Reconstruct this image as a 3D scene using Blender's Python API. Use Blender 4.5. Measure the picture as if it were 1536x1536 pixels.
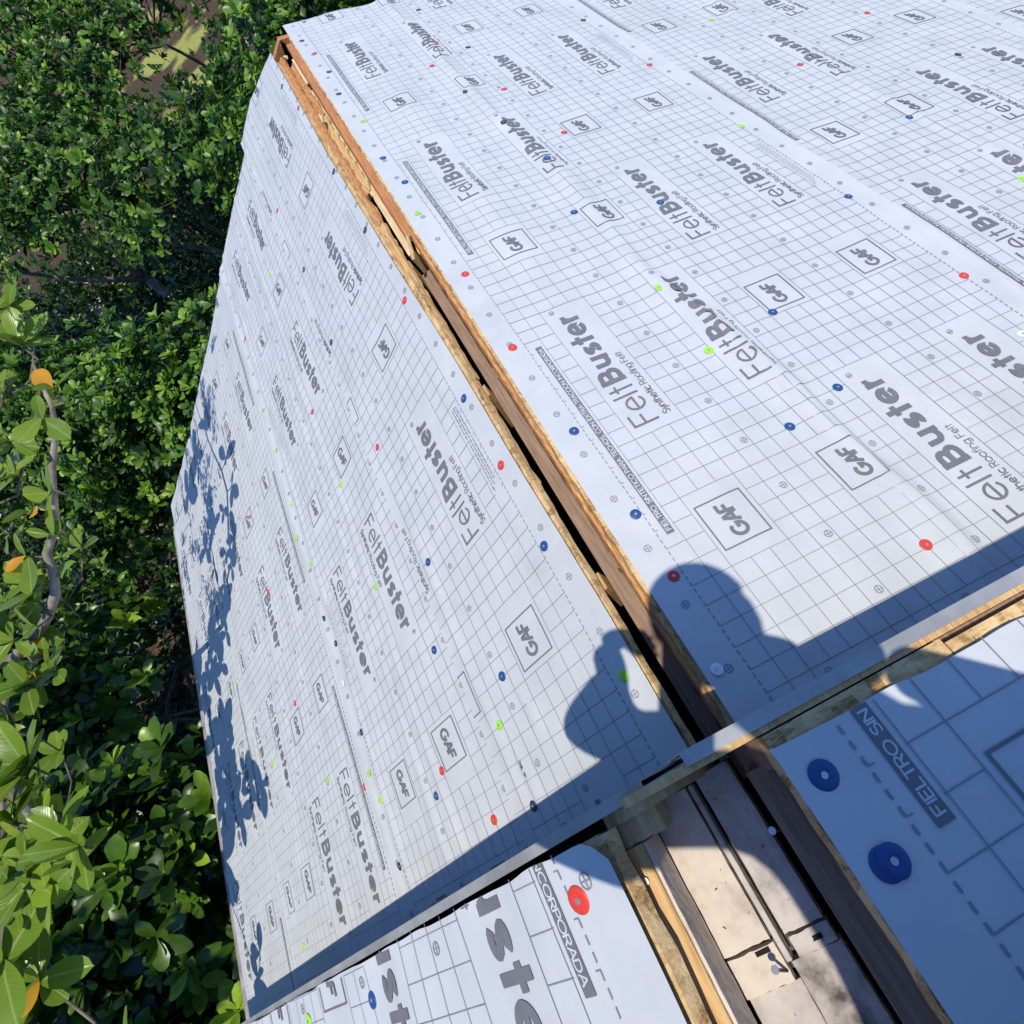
import bpy, bmesh, math, random
import numpy as np
from mathutils import Vector, Matrix, noise as mnoise

# ------------------------------------------------------------------ reset
for o in list(bpy.data.objects): bpy.data.objects.remove(o)
scene = bpy.context.scene
COL = scene.collection
G = 0.042                      # metres per print-grid square of the underlayment
TH = 0.4318                    # roof pitch (24.7 degrees)
CT, ST = math.cos(TH), math.sin(TH)

# ------------------------------------------------------------------ camera
cam_d = bpy.data.cameras.new('camera'); cam = bpy.data.objects.new('camera', cam_d); COL.objects.link(cam)
CAM = np.array([3.5418, -0.9420, 23.6689])
def rodr(w):
    a = np.linalg.norm(w); k = w / a
    K = np.array([[0, -k[2], k[1]], [k[2], 0, -k[0]], [-k[1], k[0], 0]])
    return np.eye(3) + math.sin(a) * K + (1 - math.cos(a)) * K @ K
RM = rodr(np.array([2.5577, -0.7478, -0.5030]))       # rows: right, down, forward
FPX = 822.57
M = Matrix(((RM[0][0], -RM[1][0], -RM[2][0], CAM[0] * G),
            (RM[0][1], -RM[1][1], -RM[2][1], CAM[1] * G),
            (RM[0][2], -RM[1][2], -RM[2][2], CAM[2] * G), (0, 0, 0, 1)))
cam.matrix_world = M
cam_d.sensor_fit = 'HORIZONTAL'; cam_d.sensor_width = 36.0
cam_d.lens = 36.0 * FPX / 1536.0
cam_d.clip_start = 0.02; cam_d.clip_end = 2000
scene.camera = cam

# ------------------------------------------------------------------ light
SUN_TRAVEL = Vector((-0.10, 0.155, -1.0)).normalized()    # direction the light travels
to_sun = -SUN_TRAVEL
elev = math.asin(to_sun.z); azim = math.atan2(to_sun.x, to_sun.y)
world = bpy.data.worlds.new('World'); scene.world = world; world.use_nodes = True
wn = world.node_tree.nodes; wl = world.node_tree.links
bg = wn['Background']
sky = wn.new('ShaderNodeTexSky'); sky.sky_type = 'NISHITA'; sky.sun_disc = False
sky.sun_elevation = elev; sky.sun_rotation = azim
sky.air_density = 1.0; sky.dust_density = 0.4; sky.ozone_density = 1.6
tintn = wn.new('ShaderNodeMix'); tintn.data_type = 'RGBA'; tintn.blend_type = 'MULTIPLY'; tintn.inputs[0].default_value = 1.0
tintn.inputs[7].default_value = (.84, 1.27, 1.90, 1)          # the camera's daylight white balance: deep blue clear sky
wl.new(sky.outputs[0], tintn.inputs[6]); wl.new(tintn.outputs[2], bg.inputs[0]); bg.inputs[1].default_value = 0.10
sun_d = bpy.data.lights.new('sun', 'SUN'); sun = bpy.data.objects.new('sun', sun_d); COL.objects.link(sun)
sun_d.energy = 4.55; sun_d.angle = math.radians(0.53); sun_d.color = (1.0, 0.93, 0.80)
sun.rotation_euler = SUN_TRAVEL.to_track_quat('-Z', 'Y').to_euler()
sun.location = (0, 0, 12)
scene.view_settings.view_transform = 'Standard'; scene.view_settings.look = 'None'
scene.view_settings.exposure = 0.0; scene.view_settings.gamma = 1.0
scene.view_settings.use_curve_mapping = False
scene.render.engine = 'CYCLES'
scene.render.resolution_x = 1024; scene.render.resolution_y = 1024

rng = np.random.default_rng(7)
random.seed(7)

# ------------------------------------------------------------------ helpers
class MB:
    """collects polygons (in grid units) and links them as one mesh object"""
    def __init__(s): s.v = []; s.f = []
    def add(s, vs, fs):
        n = len(s.v); s.v.extend([tuple(map(float, q)) for q in vs]); s.f.extend([tuple(n + i for i in f) for f in fs])
    def box(s, lo, hi, fn=None):
        x0, y0, z0 = lo; x1, y1, z1 = hi
        q = [(x0, y0, z0), (x1, y0, z0), (x1, y1, z0), (x0, y1, z0), (x0, y0, z1), (x1, y0, z1), (x1, y1, z1), (x0, y1, z1)]
        if fn: q = [fn(*a) for a in q]
        s.add(q, [(0, 3, 2, 1), (4, 5, 6, 7), (0, 1, 5, 4), (1, 2, 6, 5), (2, 3, 7, 6), (3, 0, 4, 7)])
    def tube(s, pts, rad, n=6, cap=True):
        pts = [Vector(q) for q in pts]; base = len(s.v); prev = None
        for i, q in enumerate(pts):
            t = (pts[min(i + 1, len(pts) - 1)] - pts[max(i - 1, 0)])
            t = t.normalized() if t.length > 1e-9 else Vector((0, 0, 1))
            if prev is None:
                a = Vector((0, 0, 1)) if abs(t.z) < .9 else Vector((1, 0, 0)); prev = t.cross(a).normalized()
            else:
                prev = (prev - t * prev.dot(t)).normalized()
            b = t.cross(prev); r = rad[i] if hasattr(rad, '__len__') else rad
            for k in range(n):
                a = 2 * math.pi * k / n
                s.v.append(tuple(q + (prev * math.cos(a) + b * math.sin(a)) * r))
        for i in range(len(pts) - 1):
            for k in range(n):
                a0 = base + i * n + k; a1 = base + i * n + (k + 1) % n
                s.f.append((a0, a1, a1 + n, a0 + n))
        if cap:
            s.f.append(tuple(base + k for k in reversed(range(n))))
            s.f.append(tuple(base + (len(pts) - 1) * n + k for k in range(n)))
    def build(s, name, mat, parent=None, smooth=False, org=None):
        me = bpy.data.meshes.new(name); o3 = np.array(org if org is not None else (0, 0, 0), float)
        vv = ((np.array(s.v, float).reshape(-1, 3) - o3) * G)
        me.from_pydata(vv.tolist(), [], s.f); me.update()
        if mat is not None: me.materials.append(mat)
        if smooth:
            for p in me.polygons: p.use_smooth = True
        o = bpy.data.objects.new(name, me); COL.objects.link(o)
        if parent is not None: o.parent = parent
        else: o.location = Vector(o3 * G)
        if parent is not None:
            pl = getattr(parent, 'location', None)
            o.location = Vector(o3 * G)
        return o
def thing(name, label, cat, loc=(0, 0, 0), group=None):
    o = bpy.data.objects.new(name, None); COL.objects.link(o); o.empty_display_size = .05
    o.location = Vector(loc) * G
    o['label'] = label; o['category'] = cat
    if group: o['group'] = group
    return o
def tag(o, label, cat, group=None):
    o['label'] = label; o['category'] = cat
    if group: o['group'] = group
    return o
def struct(o): o['kind'] = 'structure'; return o
def rebase(o, root):
    """keep a part modelled in world units where it is, under a root that sits elsewhere"""
    o.location = o.location - root.location

# ------------------------------------------------------------------ materials
def new_mat(name):
    m = bpy.data.materials.new(name); m.use_nodes = True
    return m, m.node_tree.nodes, m.node_tree.links, m.node_tree.nodes['Principled BSDF']
def noise_mat(name, c1, c2, scale=6.0, detail=5, rough=.7, spec=.3, bump=.0, bscale=None, stretch=(1, 1, 1), c3=None, ramp=(.35, .65), coord='Object', metallic=0):
    m, n, l, b = new_mat(name)
    tc = n.new('ShaderNodeTexCoord'); mp = n.new('ShaderNodeMapping'); mp.inputs['Scale'].default_value = stretch
    l.new(tc.outputs[coord], mp.inputs[0])
    nz = n.new('ShaderNodeTexNoise'); nz.inputs['Scale'].default_value = scale; nz.inputs['Detail'].default_value = detail
    nz.inputs['Roughness'].default_value = .62
    l.new(mp.outputs[0], nz.inputs['Vector'])
    r = n.new('ShaderNodeValToRGB'); r.color_ramp.elements[0].position = ramp[0]; r.color_ramp.elements[1].position = ramp[1]
    r.color_ramp.elements[0].color = (*c1, 1); r.color_ramp.elements[1].color = (*c2, 1)
    if c3:
        e = r.color_ramp.elements.new((ramp[0] + ramp[1]) / 2); e.color = (*c3, 1)
    l.new(nz.outputs['Fac'], r.inputs[0]); l.new(r.outputs[0], b.inputs['Base Color'])
    b.inputs['Roughness'].default_value = rough; b.inputs['Specular IOR Level'].default_value = spec; b.inputs['Metallic'].default_value = metallic
    if bump:
        nb = n.new('ShaderNodeTexNoise'); nb.inputs['Scale'].default_value = bscale or scale * 3; nb.inputs['Detail'].default_value = 4
        l.new(mp.outputs[0], nb.inputs['Vector'])
        bp = n.new('ShaderNodeBump'); bp.inputs['Strength'].default_value = bump; bp.inputs['Distance'].default_value = .004
        l.new(nb.outputs['Fac'], bp.inputs['Height']); l.new(bp.outputs[0], b.inputs['Normal'])
    return m

def sheet_mat():
    m, n, l, b = new_mat('underlayment_film')
    tc = n.new('ShaderNodeTexCoord')
    n1 = n.new('ShaderNodeTexNoise'); n1.inputs['Scale'].default_value = 9; n1.inputs['Detail'].default_value = 6; l.new(tc.outputs['Object'], n1.inputs['Vector'])
    r = n.new('ShaderNodeValToRGB'); r.color_ramp.elements[0].position = .3; r.color_ramp.elements[1].position = .72
    r.color_ramp.elements[0].color = (.465, .483, .500, 1); r.color_ramp.elements[1].color = (.525, .542, .555, 1)
    l.new(n1.outputs['Fac'], r.inputs[0])
    # faint dust scuffs
    n3 = n.new('ShaderNodeTexNoise'); n3.inputs['Scale'].default_value = 3.1; n3.inputs['Detail'].default_value = 9; n3.inputs['Roughness'].default_value = .75
    l.new(tc.outputs['Object'], n3.inputs['Vector'])
    r3 = n.new('ShaderNodeValToRGB'); r3.color_ramp.elements[0].position = .56; r3.color_ramp.elements[1].position = .74
    r3.color_ramp.elements[0].color = (0, 0, 0, 1); r3.color_ramp.elements[1].color = (.5, .5, .5, 1)
    l.new(n3.outputs['Fac'], r3.inputs[0])
    mx = n.new('ShaderNodeMix'); mx.data_type = 'RGBA'; l.new(r3.outputs[0], mx.inputs[0]); l.new(r.outputs[0], mx.inputs[6]); mx.inputs[7].default_value = (.40, .395, .385, 1)
    l.new(mx.outputs[2], b.inputs['Base Color'])
    b.inputs['Roughness'].default_value = .5; b.inputs['Specular IOR Level'].default_value = .2
    # woven ribbing + small crinkles
    mp = n.new('ShaderNodeMapping'); mp.inputs['Scale'].default_value = (26, 9, 26); l.new(tc.outputs['Object'], mp.inputs[0])
    n2 = n.new('ShaderNodeTexNoise'); n2.inputs['Scale'].default_value = 1.6; n2.inputs['Detail'].default_value = 3; l.new(mp.outputs[0], n2.inputs['Vector'])
    bp = n.new('ShaderNodeBump'); bp.inputs['Strength'].default_value = .22; bp.inputs['Distance'].default_value = .0035; l.new(n2.outputs['Fac'], bp.inputs['Height'])
    n4 = n.new('ShaderNodeTexNoise'); n4.inputs['Scale'].default_value = 420; n4.inputs['Detail'].default_value = 2; l.new(tc.outputs['Object'], n4.inputs['Vector'])
    b2 = n.new('ShaderNodeBump'); b2.inputs['Strength'].default_value = .12; b2.inputs['Distance'].default_value = .0008; l.new(n4.outputs['Fac'], b2.inputs['Height']); l.new(bp.outputs[0], b2.inputs['Normal'])
    mc = n.new('ShaderNodeMapping'); mc.inputs['Scale'].default_value = (5.5, 2.6, 5.5); mc.inputs['Rotation'].default_value = (0, 0, .35); l.new(tc.outputs['Object'], mc.inputs[0])
    n5 = n.new('ShaderNodeTexNoise'); n5.noise_type = 'RIDGED_MULTIFRACTAL'; n5.inputs['Scale'].default_value = 1.5; n5.inputs['Detail'].default_value = 4; l.new(mc.outputs[0], n5.inputs['Vector'])
    b5 = n.new('ShaderNodeBump'); b5.inputs['Strength'].default_value = .16; b5.inputs['Distance'].default_value = .006; l.new(n5.outputs['Fac'], b5.inputs['Height']); l.new(b2.outputs[0], b5.inputs['Normal'])
    l.new(b5.outputs[0], b.inputs['Normal'])
    return m

def osb_mat():
    m, n, l, b = new_mat('osb_strands')
    tc = n.new('ShaderNodeTexCoord')
    col = None
    cells = []
    for sc, rot in (((34, 120, 80), .25), ((120, 40, 80), -.3)):
        mp = n.new('ShaderNodeMapping'); mp.inputs['Scale'].default_value = sc; mp.inputs['Rotation'].default_value = (0, 0, rot)
        l.new(tc.outputs['Object'], mp.inputs[0])
        nz = n.new('ShaderNodeTexNoise'); nz.inputs['Scale'].default_value = .35; l.new(mp.outputs[0], nz.inputs['Vector'])
        mv = n.new('ShaderNodeMix'); mv.data_type = 'RGBA'; mv.inputs[0].default_value = .25; l.new(mp.outputs[0], mv.inputs[6]); l.new(nz.outputs['Color'], mv.inputs[7])
        vo = n.new('ShaderNodeTexVoronoi'); vo.inputs['Scale'].default_value = 1.0; l.new(mv.outputs[2], vo.inputs['Vector'])
        cells.append(vo)
    mx = n.new('ShaderNodeMix'); mx.data_type = 'RGBA'; mx.inputs[0].default_value = .5
    l.new(cells[0].outputs['Color'], mx.inputs[6]); l.new(cells[1].outputs['Color'], mx.inputs[7])
    bw0 = n.new('ShaderNodeRGBToBW'); l.new(mx.outputs[2], bw0.inputs[0])
    mpf = n.new('ShaderNodeMapping'); mpf.inputs['Scale'].default_value = (60, 380, 200); mpf.inputs['Rotation'].default_value = (0, 0, .5); l.new(tc.outputs['Object'], mpf.inputs[0])
    nf = n.new('ShaderNodeTexNoise'); nf.inputs['Scale'].default_value = 1.0; nf.inputs['Detail'].default_value = 7; nf.inputs['Roughness'].default_value = .7; l.new(mpf.outputs[0], nf.inputs['Vector'])
    mf = n.new('ShaderNodeMix'); mf.data_type = 'FLOAT'; mf.inputs[0].default_value = .55; l.new(bw0.outputs[0], mf.inputs[2]); l.new(nf.outputs['Fac'], mf.inputs[3])
    bw = mf; r = n.new('ShaderNodeValToRGB'); el = r.color_ramp.elements
    el[0].position = .33; el[0].color = (.27, .155, .06, 1); el[1].position = .68; el[1].color = (.72, .54, .30, 1)
    e = el.new(.44); e.color = (.52, .345, .16, 1); e = el.new(.56); e.color = (.66, .47, .24, 1)
    l.new(bw.outputs[0], r.inputs[0]); l.new(r.outputs[0], b.inputs['Base Color'])
    b.inputs['Roughness'].default_value = .75; b.inputs['Specular IOR Level'].default_value = .2
    bp = n.new('ShaderNodeBump'); bp.inputs['Strength'].default_value = .6; bp.inputs['Distance'].default_value = .002
    ng = n.new('ShaderNodeTexNoise'); ng.inputs['Scale'].default_value = 160; ng.inputs['Detail'].default_value = 6; l.new(tc.outputs['Object'], ng.inputs['Vector'])
    ad = n.new('ShaderNodeMath'); ad.operation = 'ADD'; l.new(bw.outputs[0], ad.inputs[0]); l.new(ng.outputs['Fac'], ad.inputs[1]); l.new(ad.outputs[0], bp.inputs['Height']); l.new(bp.outputs[0], b.inputs['Normal'])
    return m

def leaf_mat(name, dark, light, rough=.34, young=None, trans=.22):
    m, n, l, b = new_mat(name)
    at = n.new('ShaderNodeAttribute'); at.attribute_name = 'tint'
    r = n.new('ShaderNodeValToRGB'); el = r.color_ramp.elements
    el[0].position = 0; el[0].color = (*dark, 1); el[1].position = .8; el[1].color = (*light, 1)
    if young: e = el.new(1.0); e.color = (*young, 1)
    l.new(at.outputs['Fac'], r.inputs[0])
    tc = n.new('ShaderNodeTexCoord'); nz = n.new('ShaderNodeTexNoise'); nz.inputs['Scale'].default_value = 26; nz.inputs['Detail'].default_value = 3
    l.new(tc.outputs['Object'], nz.inputs['Vector'])
    hs = n.new('ShaderNodeHueSaturation'); l.new(r.outputs[0], hs.inputs['Color'])
    mr = n.new('ShaderNodeMapRange'); mr.inputs[1].default_value = .3; mr.inputs[2].default_value = .7; mr.inputs[3].default_value = .8; mr.inputs[4].default_value = 1.2
    l.new(nz.outputs['Fac'], mr.inputs[0]); l.new(mr.outputs[0], hs.inputs['Value'])
    l.new(hs.outputs[0], b.inputs['Base Color'])
    b.inputs['Roughness'].default_value = rough; b.inputs['Specular IOR Level'].default_value = .38
    tr = n.new('ShaderNodeBsdfTranslucent'); l.new(hs.outputs[0], tr.inputs['Color'])
    ms = n.new('ShaderNodeMixShader'); ms.inputs[0].default_value = trans
    l.new(b.outputs[0], ms.inputs[1]); l.new(tr.outputs[0], ms.inputs[2]); l.new(ms.outputs[0], n['Material Output'].inputs[0])
    return m

def plain(name, c, rough=.5, spec=.4, metallic=0):
    return noise_mat(name, tuple(x * .92 for x in c), tuple(min(1, x * 1.07) for x in c), scale=30, rough=rough, spec=spec, metallic=metallic)

MT = {}
MT['sheet'] = sheet_mat()
MT['ink'] = plain('grey_print_ink', (.15, .155, .172), .5, .35)
MT['inkline'] = plain('thin_line_ink', (.225, .24, .27), .5, .35)
MT['white'] = plain('white_print_gap', (.52, .545, .585), .5, .3)
MT['osb'] = osb_mat()
MT['pine'] = noise_mat('pine_timber', (.42, .24, .09), (.66, .45, .22), scale=3.2, detail=7, rough=.7, bump=.5, bscale=9, stretch=(55, 3.2, 55), c3=(.58, .37, .16))
MT['pine2'] = noise_mat('pale_pine', (.50, .36, .18), (.70, .55, .34), scale=3.2, detail=7, rough=.75, bump=.5, bscale=9, stretch=(55, 3.2, 55))
MT['oldwood'] = noise_mat('old_brown_board', (.20, .125, .085), (.31, .215, .155), scale=3, detail=7, rough=.8, bump=.5, bscale=9, stretch=(55, 3.2, 55), c3=(.26, .175, .125))
MT['redwood'] = noise_mat('reddish_plank', (.33, .13, .055), (.52, .25, .11), scale=3, detail=7, rough=.75, bump=.6, bscale=8, stretch=(55, 3.2, 55), c3=(.43, .19, .08))
MT['cedar'] = noise_mat('cut_plank_edge', (.35, .15, .055), (.62, .38, .17), scale=5, detail=8, rough=.8, bump=.8, bscale=12, stretch=(40, 7, 40), c3=(.50, .24, .09))
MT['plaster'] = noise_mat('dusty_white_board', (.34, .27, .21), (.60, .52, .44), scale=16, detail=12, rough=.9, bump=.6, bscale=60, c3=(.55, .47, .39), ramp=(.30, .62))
MT['plaster2'] = noise_mat('grimy_shaded_board', (.07, .06, .05), (.50, .45, .41), scale=13, detail=12, rough=.95, bump=.8, bscale=60, c3=(.38, .34, .31), ramp=(.34, .60))  # real grime, plus the grey of the shaded half painted in
MT['debris'] = noise_mat('dark_debris', (.035, .03, .025), (.17, .14, .11), scale=60, detail=8, rough=.95, bump=1)
MT['flash'] = noise_mat('galvanised_flashing', (.27, .27, .265), (.40, .40, .39), scale=14, detail=6, rough=.4, spec=.5, bump=.05, metallic=.25)
MT['drip'] = noise_mat('painted_drip_edge', (.34, .31, .30), (.52, .49, .48), scale=14, detail=6, rough=.3, spec=.5, metallic=.3)
MT['dark'] = plain('painted_attic_shade', (.018, .016, .014), .95, .1)  # near-black colour paints in the darkness of attic, gap and slots
MT['wall'] = noise_mat('stucco_wall', (.42, .38, .32), (.55, .50, .43), scale=20, detail=8, rough=.9, bump=.5)
for c, v in (('red', (.62, .045, .03)), ('blue', (.016, .068, .225)), ('green', (.30, .72, .03)), ('white', (.66, .70, .76)), ('navy', (.02, .035, .085))):
    MT['cap_' + c] = noise_mat('cap_' + c, tuple(x * .72 + .02 for x in v), tuple(min(1, x * 1.05) for x in v), scale=140, detail=6, rough=.42, spec=.4, ramp=(.3, .55))
MT['nail'] = plain('nail_head_steel', (.55, .55, .53), .35, .5, .7)
MT['rust'] = plain('rusty_nail', (.12, .075, .05), .7, .3, .3)

# ------------------------------------------------------------------ roof coordinates
APEX = {'R': 0.0, 'L': 0.0, 'UR': 11.0, 'UL': 11.0}
def rp(side, sa, y, h=0.0):
    """point on a roof slope: sa = distance from the apex down the slope, y along the ridge, h above"""
    x = sa * CT + h * ST; z = -sa * ST + h * CT
    return ((x if side in ('R', 'UR') else -x), y, APEX[side] + z)
AR, AL, OFFL = 2.78, 2.715, -0.157
_tab = rng.random((256, 256))
def vnoise(x, y, seed=0):
    x = np.asarray(x, float) + seed * 37.3; y = np.asarray(y, float) + seed * 17.9
    xi = np.floor(x).astype(int); yi = np.floor(y).astype(int); fx = x - xi; fy = y - yi
    fx = fx * fx * fx * (fx * (fx * 6 - 15) + 10); fy = fy * fy * fy * (fy * (fy * 6 - 15) + 10)
    a = _tab[xi % 256, yi % 256]; b = _tab[(xi + 1) % 256, yi % 256]; c = _tab[xi % 256, (yi + 1) % 256]; d = _tab[(xi + 1) % 256, (yi + 1) % 256]
    return (a * (1 - fx) + b * fx) * (1 - fy) + (c * (1 - fx) + d * fx) * fy - .5
def bump1(s, c, w): return np.exp(-((s - c) / w) ** 2)
def hsurf(side, s, y):
    """wrinkles of the laid sheets, in grid units above the deck (s from each slope's own zero)"""
    s = np.asarray(s, float); y = np.asarray(y, float)
    k = {'R': 1, 'L': 2, 'UR': 3, 'UL': 4}[side]
    h = .17 * vnoise(s / 4.2, y / 8.5, k) + .085 * vnoise(s / 1.9, y / 4.2, k + 5) + .03 * vnoise(s / .8, y / 1.4, k + 9)
    if side == 'R':
        u0 = 11.3 + .25 * np.sin(y * .5) * (y < 12) + np.where(y > 12, (y - 12) * -.145, 0)
        amp = .26 * np.clip((30 - y) / 7, 0, 1)
        h = h + amp * bump1(s, u0, .28) + amp * .45 * bump1(s, u0 - .75, .6)
        h = h + .22 * bump1(s, 9.9 + .3 * np.sin(y * .21), .6) * np.clip((y - 24) / 4, 0, 1)
        h = h + 0.24 * bump1(s, 4.0 + .4 * np.sin(y * .17), 1.6) * (.5 + vnoise(y / 3.0, s * 0, 31)) * np.clip((y - 24) / 8, 0, 1) * 1.5
        h = h + .14 * bump1(s, 37.2 + .6 * np.sin(y * .13), .4) + .08 * bump1(s, 26.9, .4)
    if side == 'L':
        w = .35 * np.sin(y * .23) + .25 * np.sin(y * .61 + 1)
        fv = .45 + 1.1 * np.clip(vnoise(y / 6, s / 9, 21) + .5, 0, 1)
        h = h + fv * (.10 * bump1(s, 15.6 + w * .6, .32) + .08 * bump1(s, 17.3 + w * .5, .28) + .13 * bump1(s, 22.6 + w * .4, .22) + .13 * bump1(s, 24.0 + w * .3, .2))
        h = h + .09 * bump1(s, 47.2 + w * .3, .3) + .10 * bump1(s, 8.6 + w * .4, .45) * np.clip((26 - y) / 10, 0, 1)
        # little wind-puffed tucks near the photographer
        h = h + .16 * bump1(s, 7.6 + .12 * (y - 2), .22) * bump1(y, 2.2, 1.5) + .14 * bump1(s, 5.4 + .2 * (y - 5), .2) * bump1(y, 4.8, 1.2)
    return np.maximum(h + .16, .03 + .3 * (h + .16))
def lerp_tab(tab, d):
    xs = [a for a, b in tab]; ys = [b for a, b in tab]
    d = np.asarray(d, float); r = np.interp(d, xs, ys)
    r = np.where(d < xs[0], ys[0] + (d - xs[0]), r); r = np.where(d > xs[-1], ys[-1] + (d - xs[-1]), r)
    return r

# ------------------------------------------------------------------ stroke lettering
def arc(cx, cy, rx, ry, a0, a1, n=12):
    return [(cx + rx * math.cos(math.radians(a0 + (a1 - a0) * i / n)), cy + ry * math.sin(math.radians(a0 + (a1 - a0) * i / n))) for i in range(n + 1)]
X = .72
GL = {
 'F': ([[(0, 0), (0, 1)], [(0, .95), (.52, .95)], [(0, .5), (.44, .5)]], .62),
 'I': ([[(.05, 0), (.05, 1)]], .22), 'L': ([[(0, 1), (0, .05), (.48, .05)]], .58),
 'E': ([[(.5, .95), (0, .95), (0, .05), (.5, .05)], [(0, .5), (.42, .5)]], .62),
 'T': ([[(0, .95), (.6, .95)], [(.3, 0), (.3, .95)]], .68),
 'O': ([arc(.4, .5, .4, .46, 90, 450, 16)], .92), 'C': ([arc(.4, .5, .4, .46, 50, 310, 14)], .78),
 'G': ([arc(.4, .5, .4, .45, 48, 330, 14) + [(.78, .46), (.45, .46)]], .95),
 'D': ([[(0, 0), (0, 1)], [(0, .95), (.25, .95)] + arc(.25, .5, .38, .45, 90, -90, 10) + [(0, .05)]], .75),
 'P': ([[(0, 0), (0, 1)], [(0, .95), (.25, .95)] + arc(.25, .7, .25, .25, 90, -90, 8) + [(0, .45)]], .6),
 'R': ([[(0, 0), (0, 1)], [(0, .95), (.28, .95)] + arc(.28, .71, .25, .24, 90, -90, 8) + [(0, .47)], [(.25, .47), (.55, 0)]], .66),
 'N': ([[(0, 0), (0, .98)], [(0, .98), (.58, .02)], [(.58, .02), (.58, 1)]], .76),
 'A': ([[(0, 0), (.34, 1)], [(.34, 1), (.68, 0)], [(.15, .34), (.53, .34)]], .76),
 'H': ([[(0, 0), (0, 1)], [(.56, 0), (.56, 1)], [(0, .5), (.56, .5)]], .74),
 'X': ([[(0, 0), (.58, 1)], [(.58, 0), (0, 1)]], .68),
 'S': ([arc(.28, .73, .25, .22, 30, 270, 10) + arc(.28, .27, .27, .24, 90, -150, 10)], .64),
 ',': ([[(.08, .1), (.0, -.15)]], .25), '-': ([[(0, .42), (.28, .42)]], .4), ' ': ([], .36), '.': ([[(0, 0), (0, .12)]], .2),
 'B': ([[(.12, 0), (.12, 1)], [(.12, .88), (.34, .88)] + arc(.34, .71, .2, .17, 90, -90, 8) + [(.12, .54)], [(.34, .54)] + arc(.36, .33, .24, .21, 90, -90, 8) + [(.12, .12)]], .78),
 'e': ([[(.06, .36), (.62, .36)] + arc(.34, .36, .29, .33, 0, 315, 18)], .76),
 'l': ([[(.05, 0), (.05, 1)]], .25), 'i': ([[(.05, 0), (.05, X)], [(.05, .85), (.05, .97)]], .22),
 't': ([[(.16, 0), (.16, .95)], [(0, .66), (.36, .66)]], .44),
 'u': ([[(.0, X), (.0, .28)] + arc(.24, .28, .24, .27, 180, 360, 10), [(.48, X), (.48, 0)]], .64),
 'n': ([[(0, 0), (0, X)], [(0, .42)] + arc(.24, .44, .24, .26, 180, 0, 10) + [(.48, 0)]], .62),
 'h': ([[(0, 0), (0, 1)], [(0, .42)] + arc(.24, .44, .24, .26, 180, 0, 10) + [(.48, 0)]], .62),
 's': ([arc(.22, .53, .2, .155, 25, 270, 9) + arc(.22, .2, .22, .18, 90, -155, 9)], .54),
 'r': ([[(0, 0), (0, X)], [(0, .42)] + arc(.22, .42, .22, .26, 180, 70, 7)], .42),
 'c': ([arc(.3, .35, .3, .34, 45, 315, 12)], .6), 'o': ([arc(.32, .35, .32, .34, 90, 450, 14)], .74),
 'f': ([[(.12, 0), (.12, .75)] + arc(.3, .78, .18, .18, 180, 80, 5), [(0, .66), (.32, .66)]], .38),
 'g': ([arc(.3, .37, .3, .32, 90, 450, 14), [(.6, X), (.6, -.05)] + arc(.32, -.05, .28, .2, 0, -150, 8)], .74),
 'y': ([[(0, X), (.26, .05)], [(.52, X), (.16, -.28)]], .6),
}
HB = {  # heavy lower-case for the bold half of the wordmark
 'B': ([[(.14, 0), (.14, 1)], [(.14, .875), (.42, .875)] + arc(.42, .70, .20, .175, 90, -90, 8) + [(.14, .525)], [(.42, .525)] + arc(.45, .325, .24, .20, 90, -90, 8) + [(.14, .125)]], .90),
 'u': ([[(.13, X), (.13, .33)] + arc(.36, .33, .23, .20, 180, 360, 10) + [(.59, .36)], [(.60, X), (.60, 0)]], .84),
 's': ([arc(.29, .50, .19, .105, 20, 270, 9) + arc(.29, .22, .20, .115, 90, -155, 9)], .64),
 't': ([[(.22, 0), (.22, .96)], [(.02, .62), (.46, .62)]], .53),
 'e': ([[(.12, .35), (.66, .38)] + arc(.38, .36, .285, .275, 0, 312, 20)], .82),
 'r': ([[(.13, 0), (.13, X)], [(.13, .36)] + arc(.40, .30, .26, .30, 170, 80, 6)], .56),
}
def text_strokes(txt, table, h, x0=0, y0=0, stretch=1.0):
    out = []; x = x0
    for ch in txt:
        st, adv = table.get(ch) or GL[ch]
        for pl in st:
            if pl: out.append([(x + a * h * stretch, y0 + b * h) for a, b in pl])
        x += adv * h * stretch
    return out, x

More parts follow.
